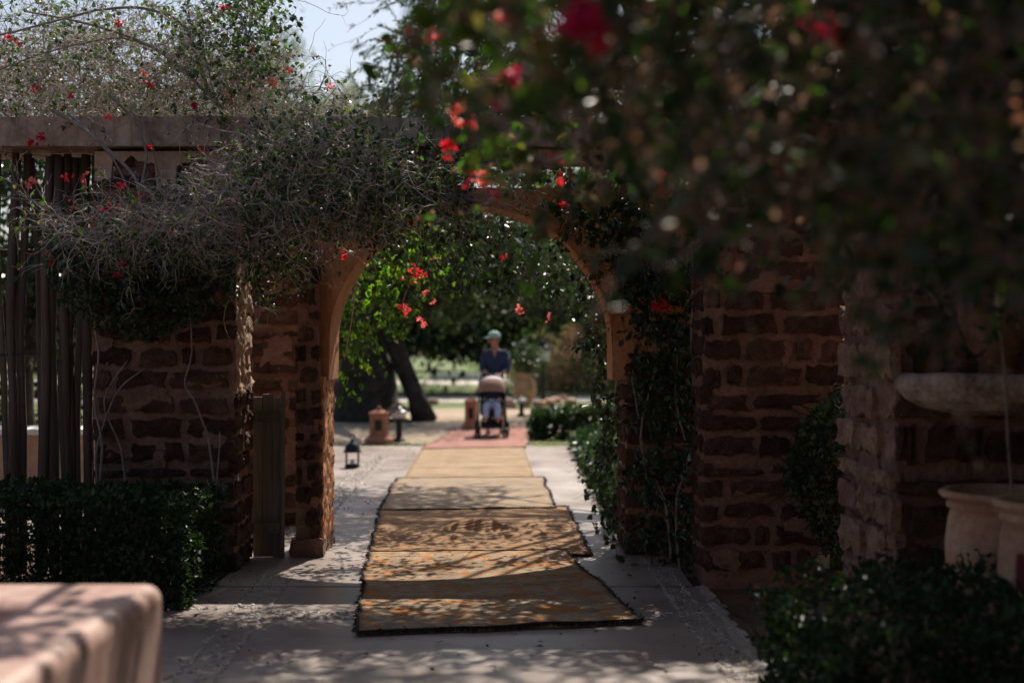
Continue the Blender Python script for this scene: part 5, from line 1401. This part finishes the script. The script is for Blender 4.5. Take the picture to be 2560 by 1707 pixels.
# low white border wall far off
m = MB(); m.box(0.7, 7.0, 58.5, 58.9, 0, 0.32); o = m.build('border_wall', M['whitecap']); tag(o, 'low white border wall far across the lawn, right of the lamp post', 'wall')
m = MB(); m.box(-3.4, -0.4, 58.0, 58.4, 0, 0.30); o = m.build('border_wall', M['whitecap']); tag(o, 'low white border wall far across the lawn behind the man', 'wall')

# striped pouffe glimpsed between the pillars
pfz = thing('pouffe_stack', 'stack of white, red and orange cushions glimpsed between the two right pillars', 'cushions', (7.15, 30.5, 0.02))
for (z, r, mt) in ((0.02, .42, 'orangecloth'), (0.24, .45, 'whitecloth'), (0.42, .40, 'whitecloth'), (0.58, .36, 'redcloth')):
    m = MB(); m.lathe([(r*.8, 0), (r, .04), (r*1.03, .09), (r, .14), (r*.8, .175), (r*.05, .18)], (7.15, 30.5, z), 20); m.build('cushion', M[mt], pfz, True)

# ------------------------------------------------------------------ man pushing a pushchair
def skin_mesh(name, verts, edges, radii, root=0, sub=2):
    me = bpy.data.meshes.new(name); me.from_pydata(verts, edges, []); me.update()
    o = bpy.data.objects.new(name, me); COL.objects.link(o)
    o.modifiers.new('skin', 'SKIN'); s = o.modifiers.new('sub', 'SUBSURF'); s.levels = sub; s.render_levels = sub
    for i, r_ in enumerate(radii):
        d = me.skin_vertices[0].data[i]; d.radius = r_ if hasattr(r_, '__len__') else (r_, r_); d.use_root = (i == root)
    bpy.context.view_layer.update()
    dg = bpy.context.evaluated_depsgraph_get()
    out = bpy.data.meshes.new_from_object(o.evaluated_get(dg))
    bpy.data.objects.remove(o); bpy.data.meshes.remove(me)
    out.polygons.foreach_set("use_smooth", [True] * len(out.polygons))
    return out
MX, MY = -0.285, 23.75
man = thing('person', 'man in navy shirt and pale green cap pushing a pushchair along the rugs', 'person', (MX, MY, 0.06))
def W_(p): return (MX + p[0], MY + p[1], 0.06 + p[2])
J = {'pel': (0, 0, .90), 'wai': (0, -.01, 1.05), 'che': (0, -.04, 1.24), 'nec': (0, -.06, 1.40), 'nk2': (-.005, -.085, 1.47), 'hd1': (-.01, -.10, 1.54), 'hd2': (-.01, -.10, 1.62),
     'sR': (-.17, -.05, 1.34), 'eR': (-.215, -.10, 1.09), 'wR': (-.10, -.33, .98), 'hR': (-.075, -.40, .985),
     'sL': (.17, -.05, 1.34), 'eL': (.215, -.10, 1.09), 'wL': (.10, -.33, .98), 'hL': (.075, -.40, .985),
     'tR': (-.09, 0, .84), 'kR': (-.10, -.05, .47), 'aR': (-.10, .03, .08), 'fR': (-.11, -.12, .035),
     'tL': (.09, 0, .84), 'kL': (.11, -.02, .47), 'aL': (.11, .12, .10), 'fL': (.12, -.02, .04)}
K = list(J)
ed = [('pel','wai'),('wai','che'),('che','nec'),('nec','nk2'),('nk2','hd1'),('hd1','hd2'),('che','sR'),('sR','eR'),('eR','wR'),('wR','hR'),('che','sL'),('sL','eL'),('eL','wL'),('wL','hL'),('pel','tR'),('tR','kR'),('kR','aR'),('aR','fR'),('pel','tL'),('tL','kL'),('kL','aL'),('aL','fL')]
rad = {'pel': (.15,.11), 'wai': (.14,.10), 'che': (.165,.115), 'nec': (.065,.065), 'nk2': .055, 'hd1': (.075,.088), 'hd2': (.078,.092), 'sR': .062, 'eR': .046, 'wR': .030, 'hR': (.038,.02), 'sL': .062, 'eL': .046, 'wL': .030, 'hL': (.038,.02), 'tR': .085, 'kR': .058, 'aR': .04, 'fR': .045, 'tL': .085, 'kL': .058, 'aL': .04, 'fL': .045}
link('body', skin_mesh('body', [W_(J[k]) for k in K], [(K.index(a), K.index(b)) for a, b in ed], [rad[k] for k in K]), M['skin'], man)
sk = ['pel','wai','che','nec','sR','eR','sL','eL','fR2','fL2']
J['fR2'] = (-.16, -.21, 1.035); J['fL2'] = (.16, -.21, 1.035)
se = [('pel','wai'),('wai','che'),('che','nec'),('che','sR'),('sR','eR'),('eR','fR2'),('che','sL'),('sL','eL'),('eL','fL2')]
sr = {'pel': (.172,.13), 'wai': (.165,.122), 'che': (.185,.135), 'nec': (.085,.08), 'sR': .078, 'eR': .062, 'fR2': .052, 'sL': .078, 'eL': .062, 'fL2': .052}
link('shirt', skin_mesh('shirt', [W_(J[k]) for k in sk], [(sk.index(a), sk.index(b)) for a, b in se], [sr[k] for k in sk]), M['navy'], man)
J['pe2'] = (0, 0, .93)
sk = ['pe2','tR','kR2','tL','kL2']; J['kR2'] = (-.10, -.04, .50); J['kL2'] = (.11, -.02, .50)
se = [('pe2','tR'),('tR','kR2'),('pe2','tL'),('tL','kL2')]; sr = {'pe2': (.165,.125), 'tR': .105, 'kR2': .088, 'tL': .105, 'kL2': .088}
link('shorts', skin_mesh('shorts', [W_(J[k]) for k in sk], [(sk.index(a), sk.index(b)) for a, b in se], [sr[k] for k in sk]), M['shorts'], man)
m = MB(); vn = [W_(q) for q in ((-.05, -.166, 1.42), (.05, -.166, 1.42), (0, -.192, 1.27), (-.05, -.14, 1.42), (.05, -.14, 1.42), (0, -.15, 1.27))]
m.add(vn, [(0, 2, 1), (3, 4, 5), (0, 1, 4, 3), (1, 2, 5, 4), (2, 0, 3, 5)]).build('open_collar', M['skin'], man)
# cap with brim and face turned to the man's right
hc = Vector(W_((-.01, -.10, 1.60)))
m = MB(); m.lathe([(.104, .0), (.106, .03), (.095, .07), (.065, .10), (.02, .115), (.002, .117)], tuple(hc), 18)
capo = m.build('cap', M['cap'], man, True)
m = MB(); bv = []
for k in range(9):
    a = R(150 + k * 12.5); bv.append((hc.x + .10*math.cos(a), hc.y + .10*math.sin(a), hc.z + .012)); 
for k in range(9):
    a = R(150 + k * 12.5); q = 1 + .9 * math.sin(math.pi * k / 8) ** .6; bv.append((hc.x + .10*q*math.cos(a), hc.y + .10*q*math.sin(a), hc.z + .004))
bv += [(x, y, z - .008) for x, y, z in bv]
m.add(bv, [(k, k+1, 10+k, 9+k) for k in range(8)] + [(18+9+k, 18+10+k, 18+k+1, 18+k) for k in range(8)] + [(9+k, 10+k, 28+k, 27+k) for k in range(8)])
b_ = m.build('brim', M['cap']); b_.parent = capo
m = MB(); m.ball((hc.x - .088, hc.y - .055, hc.z - .055), .022, 8, 6, (1.1, 1, 1.3)); m.build('nose', M['skin'], man, True)
m = MB(); m.ball((hc.x + .065, hc.y - .072, hc.z - .05), .025, 8, 6, (.5, 1, 1.4)); m.build('ear', M['skin'], man, True)
m = MB(); m.ball((hc.x + .03, hc.y + .045, hc.z - .015), .085, 12, 8, (1, 1, .8)); m.build('hair', M['hair'], man, True)
for (q, w) in (((-.055, -.085, -.03), .012), ((-.09, -.02, -.03), .012)):
    m = MB(); m.ball((hc.x + q[0], hc.y + q[1], hc.z + q[2]), w, 6, 5); m.build('eye', M['hair'], man, True)
# hands: fingers closing over the handle
for s in (-1, 1):
    hx, hy, hz = MX + s*.075, MY - .41, 0.06 + .985
    for f_ in range(4):
        x = hx + (f_ - 1.5) * .020
        L_ = (.052, .06, .057, .045)[f_]
        m = MB(); m.tube([(x, hy + .01, hz + .012), (x, hy - .025, hz + .022), (x, hy - .042, hz + .004), (x, hy - .03, hz - .028 - (L_ - .05))], [.0095, .009, .0085, .007], 7); m.build('finger', M['skin'], man, True)
    m = MB(); m.tube([(hx - s*.035, hy + .02, hz), (hx - s*.055, hy, hz - .01), (hx - s*.045, hy - .022, hz - .026)], [.012, .011, .008], 7); m.build('thumb', M['skin'], man, True)
for (x, y, z) in ((-.105, -.06, .035), (.115, .04, .04)):
    m = MB(); m.ball(W_((x, y, z)), .06, 10, 6, (.8, 2.1, .75)); m.build('shoe', M['shoe'], man, True)

SX, SY = -0.325, 22.95
pc = thing('pushchair', 'pushchair with tan and cream hood and dark frame, pushed by the man', 'pushchair', (SX, SY, 0.06))
def S_(x, y, z): return (SX + x, SY + y, 0.06 + z)
m = MB()
for s in (-1, 1):
    m.tube([S_(s*.21, -.34, .10), S_(s*.215, -.10, .42), S_(s*.215, .22, .82), S_(s*.20, .38, .99)], .014, 7)
    m.tube([S_(s*.235, .32, .14), S_(s*.22, .08, .48), S_(s*.215, -.02, .56)], .014, 7)
m.tube([S_(-.20, .38, .99), S_(0, .40, 1.0), S_(.20, .38, .99)], .017, 7)
m.tube([S_(-.235, .32, .14), S_(.235, .32, .14)], .012, 7)
m.tube([S_(-.22, -.16, .58), S_(-.15, -.30, .60), S_(.15, -.30, .60), S_(.22, -.16, .58)], .014, 7)
m.build('frame', M['metal'], pc, True)
def wheel(x, y, r, w):
    m = MB(); c = S_(x, y, r); prof = []
    n = 20
    vs = []; fs = []
    for k in range(n):
        a = 2*math.pi*k/n
        for (rr, dx) in ((r, -w*.3), (r, w*.3), (r*.78, w*.5), (r*.78, -w*.5)):
            vs.append((c[0] + dx, c[1] + rr*math.cos(a), c[2] + rr*math.sin(a)))
    for k in range(n):
        for j in range(4):
            fs.append((k*4 + j, k*4 + (j+1) % 4, ((k+1) % n)*4 + (j+1) % 4, ((k+1) % n)*4 + j))
    wh = m.add(vs, fs).build('wheel', M['rubber'], pc, True)
    m = MB(); 
    for k in range(6):
        a = math.pi*k/3; m.tube([(c[0], c[1], c[2]), (c[0], c[1] + r*.8*math.cos(a), c[2] + r*.8*math.sin(a))], r*.06, 5)
    m.tube([(c[0] - w*.6, c[1], c[2]), (c[0] + w*.6, c[1], c[2])], r*.16, 8)
    h = m.build('spokes', M['metal']); h.parent = wh
for s in (-1, 1):
    wheel(s*.195, -.36, .085, .04); wheel(s*.245, -.36, .085, .04); wheel(s*.26, .32, .13, .045)
m = MB(); vs = []; fs = []
sec = [(-.30, .36), (-.22, .42), (-.06, .43), (.10, .50), (.20, .72), (.26, .90)]
for (y, z) in sec:
    for x in (-.19, -.13, 0, .13, .19):
        vs.append(S_(x, y - (.05 if abs(x) > .15 else 0), z + (.06 if abs(x) > .15 else 0)))
for i in range(len(sec) - 1):
    for k in range(4): fs.append((i*5+k, i*5+k+1, (i+1)*5+k+1, (i+1)*5+k))
b0 = len(vs); vs += [(x, y + .03, z - .03) for x, y, z in vs]
fs += [(b0+i*5+k+5, b0+i*5+k+6, b0+i*5+k+1, b0+i*5+k) for i in range(len(sec)-1) for k in range(4)]
m.add(vs, fs).build('seat', M['darkfab'], pc, True)
def hood(a0, a1, mat, name, rr=1.0):
    m = MB(); vs = []; fs = []; na, nb = 8, 12
    for i in range(na + 1):
        a = R(a0 + (a1 - a0) * i / na)
        for k in range(nb + 1):
            b = math.pi * k / nb
            sx = math.copysign(abs(math.cos(b)) ** .8, math.cos(b))
            rad_ = .30 * rr * (math.sin(b) ** .55)
            vs.append(S_(-.225 * sx * rr, .16 - rad_ * math.cos(a), .68 + rad_ * math.sin(a)))
    for i in range(na):
        for k in range(nb): fs.append((i*(nb+1)+k, i*(nb+1)+k+1, (i+1)*(nb+1)+k+1, (i+1)*(nb+1)+k))
    n0 = len(vs); cc = Vector(S_(0, .16, .68))
    vs += [tuple(cc + (Vector(v) - cc) * .965) for v in vs]
    fs += [tuple(n0 + q for q in reversed(f_)) for f_ in fs]
    m.add(vs, fs); return m.build(name, mat, pc, True)
hood(12, 62, M['tanfab'], 'hood'); hood(62, 150, M['palefab'], 'hood_top', 1.01)
m = MB(); m.box(SX-.17, SX+.17, SY-.22, SY+.26, 0.06+.16, 0.06+.30); m.build('basket', M['darkfab'], pc)
m = MB(); m.box(SX-.13, SX+.13, SY-.42, SY-.30, 0.06+.16, 0.06+.19); m.build('footrest', M['rubber'], pc)

kid = thing('person', 'small child in pale blue trousers sitting in the pushchair', 'person', (SX, SY, 0.5))
kv = {'pel': (0, .02, .49), 'che': (0, .09, .66), 'nec': (0, .11, .74), 'hd': (0, .10, .80), 'hd2': (0, .10, .86), 'sR': (-.09, .07, .70), 'eR': (-.12, -.02, .60), 'hR': (-.08, -.12, .58), 'sL': (.09, .07, .70), 'eL': (.12, -.02, .60), 'hL': (.08, -.12, .58),
      'kR': (-.09, -.20, .52), 'aR': (-.10, -.33, .30), 'fR': (-.11, -.39, .27), 'kL': (.09, -.20, .52), 'aL': (.10, -.33, .30), 'fL': (.11, -.39, .27)}
kk = list(kv); ke = [('pel','che'),('che','nec'),('nec','hd'),('hd','hd2'),('che','sR'),('sR','eR'),('eR','hR'),('che','sL'),('sL','eL'),('eL','hL'),('pel','kR'),('kR','aR'),('aR','fR'),('pel','kL'),('kL','aL'),('aL','fL')]
kr = {'pel': (.09,.08), 'che': (.09,.075), 'nec': .04, 'hd': .065, 'hd2': .07, 'sR': .04, 'eR': .034, 'hR': .024, 'sL': .04, 'eL': .034, 'hL': .024, 'kR': .048, 'aR': .036, 'fR': .032, 'kL': .048, 'aL': .036, 'fL': .032}
link('body', skin_mesh('body', [S_(*kv[k]) for k in kk], [(kk.index(a), kk.index(b)) for a, b in ke], [kr[k] for k in kk]), M['skin'], kid)
kr2 = {'pel': (.105,.095), 'kR': .062, 'aR': .052, 'kL': .062, 'aL': .052}; k2 = list(kr2)
link('trousers', skin_mesh('trousers', [S_(*kv[k]) for k in k2], [(0,1),(1,2),(0,3),(3,4)], [kr2[k] for k in k2]), M['bluefab'], kid)
k3 = ['pel','che','sR','eR','sL','eL']; r3 = [(.1,.09),(.105,.09),.052,.045,.052,.045]
link('top', skin_mesh('top', [S_(*kv[k]) for k in k3], [(0,1),(1,2),(2,3),(1,4),(4,5)], r3), M['navy'], kid)

# ------------------------------------------------------------------ litter on the paving
RNG = np.random.default_rng(109); random.seed(109)
def litter(px, py, kind, s, where):
    p = floor(px, py, 0.047)
    m = MB(); a = random.uniform(0, 6.28)
    pts = []
    for k in range(7):
        t = 2 * math.pi * k / 7; rr = s * (1 + .35 * math.cos(2 * t)) * random.uniform(.8, 1.15)
        pts.append((p.x + rr * math.cos(t + a), p.y + rr * math.sin(t + a), p.z + random.uniform(0.0, s * .8)))
    m.add(pts + [(p.x, p.y, p.z + s * .25)], [(k, (k + 1) % 7, 7) for k in range(7)])
    o = m.build('fallen_leaf' if kind == 'leaf' else 'fallen_petal', M['darkleafbit'] if kind == 'leaf' else M['petal'])
    if kind == 'leaf': tag(o, 'dry brown leaf ' + where, 'leaf', 'dry leaves fallen on the paving')
    else: tag(o, 'fallen red petal ' + where, 'petal', 'red petals fallen on the ground')
for (px, py, s, w) in [(912, 1638, .022, 'lying large before the left front corner of the nearest rug'), (1099, 1607, .018, 'close before the middle of the front rug edge'), (1353, 1606, .014, 'small, pair member farther from camera before the rug'), (1348, 1618, .02, 'larger of two just before the rug, right of centre'),
        (1586, 1415, .03, 'largest one, at the foot of the right arch pier'), (1574, 1440, .02, 'middle one of three by the right arch pier'), (1595, 1480, .014, 'nearest of three by the right arch pier'), (1390, 1332, .02, 'on the rust brown rug near its right side'), (1238, 1670, .012, 'tiny, at the bottom centre of the picture'),
        (1545, 1505, .012, 'beside the right edge of the nearest rug'), (700, 1640, .018, 'by the left pebble inlay, larger of two'), (560, 1590, .014, 'between the hedge and the left pebble inlay'), (1490, 1580, .012, 'before the right front corner of the nearest rug'), (668, 1660, .012, 'by the left pebble inlay, smaller of two'), (1330, 1640, .01, 'tiny, in front of the larger pair before the rug'), (850, 1640, .01, 'small, left of the large leaf before the rug')]:
    litter(px, py, 'leaf', s, w)
for (px, py, s, w) in [(854, 1422, .016, 'leftmost of three on the paving left of the rug'), (884, 1416, .018, 'middle one of three on the paving left of the rug'), (895, 1415, .016, 'touching the left edge of the nearest rug'), (908, 1396, .014, 'at the seam between the two nearest rugs'), (419, 1690, .024, 'on the ground beside the pink bench')]:
    litter(px, py, 'petal', s, w)

# loose leaf crumbs and grit over the paving
k = 520
lp = np.stack([RNG.uniform(-3.0, 1.2, k), 5.6 + RNG.random(k) * 15, np.full(k, 0.047)], 1)
lp[: k // 2, 0] = np.where(RNG.random(k // 2) < 0.5, RNG.normal(1.0, 0.12, k // 2), RNG.normal(-1.6, 0.25, k // 2))
ok = (lp[:, 0] < np.where(lp[:, 1] > 11.3, 0.84, 1.18)) & ~((lp[:, 1] > 7.6) & (np.abs(lp[:, 0] + 0.3) < 0.95))
dd_ = RNG.normal(size=(k, 3)) * np.array([1, 1, 0.15])
o = link('leaf_crumbs', leaf_mesh('leaf_crumbs', lp[ok], 0.02, 0.6, -0.12, 6, dd_[ok] * 2), M['darkleafbit']); o["kind"] = 'stuff'
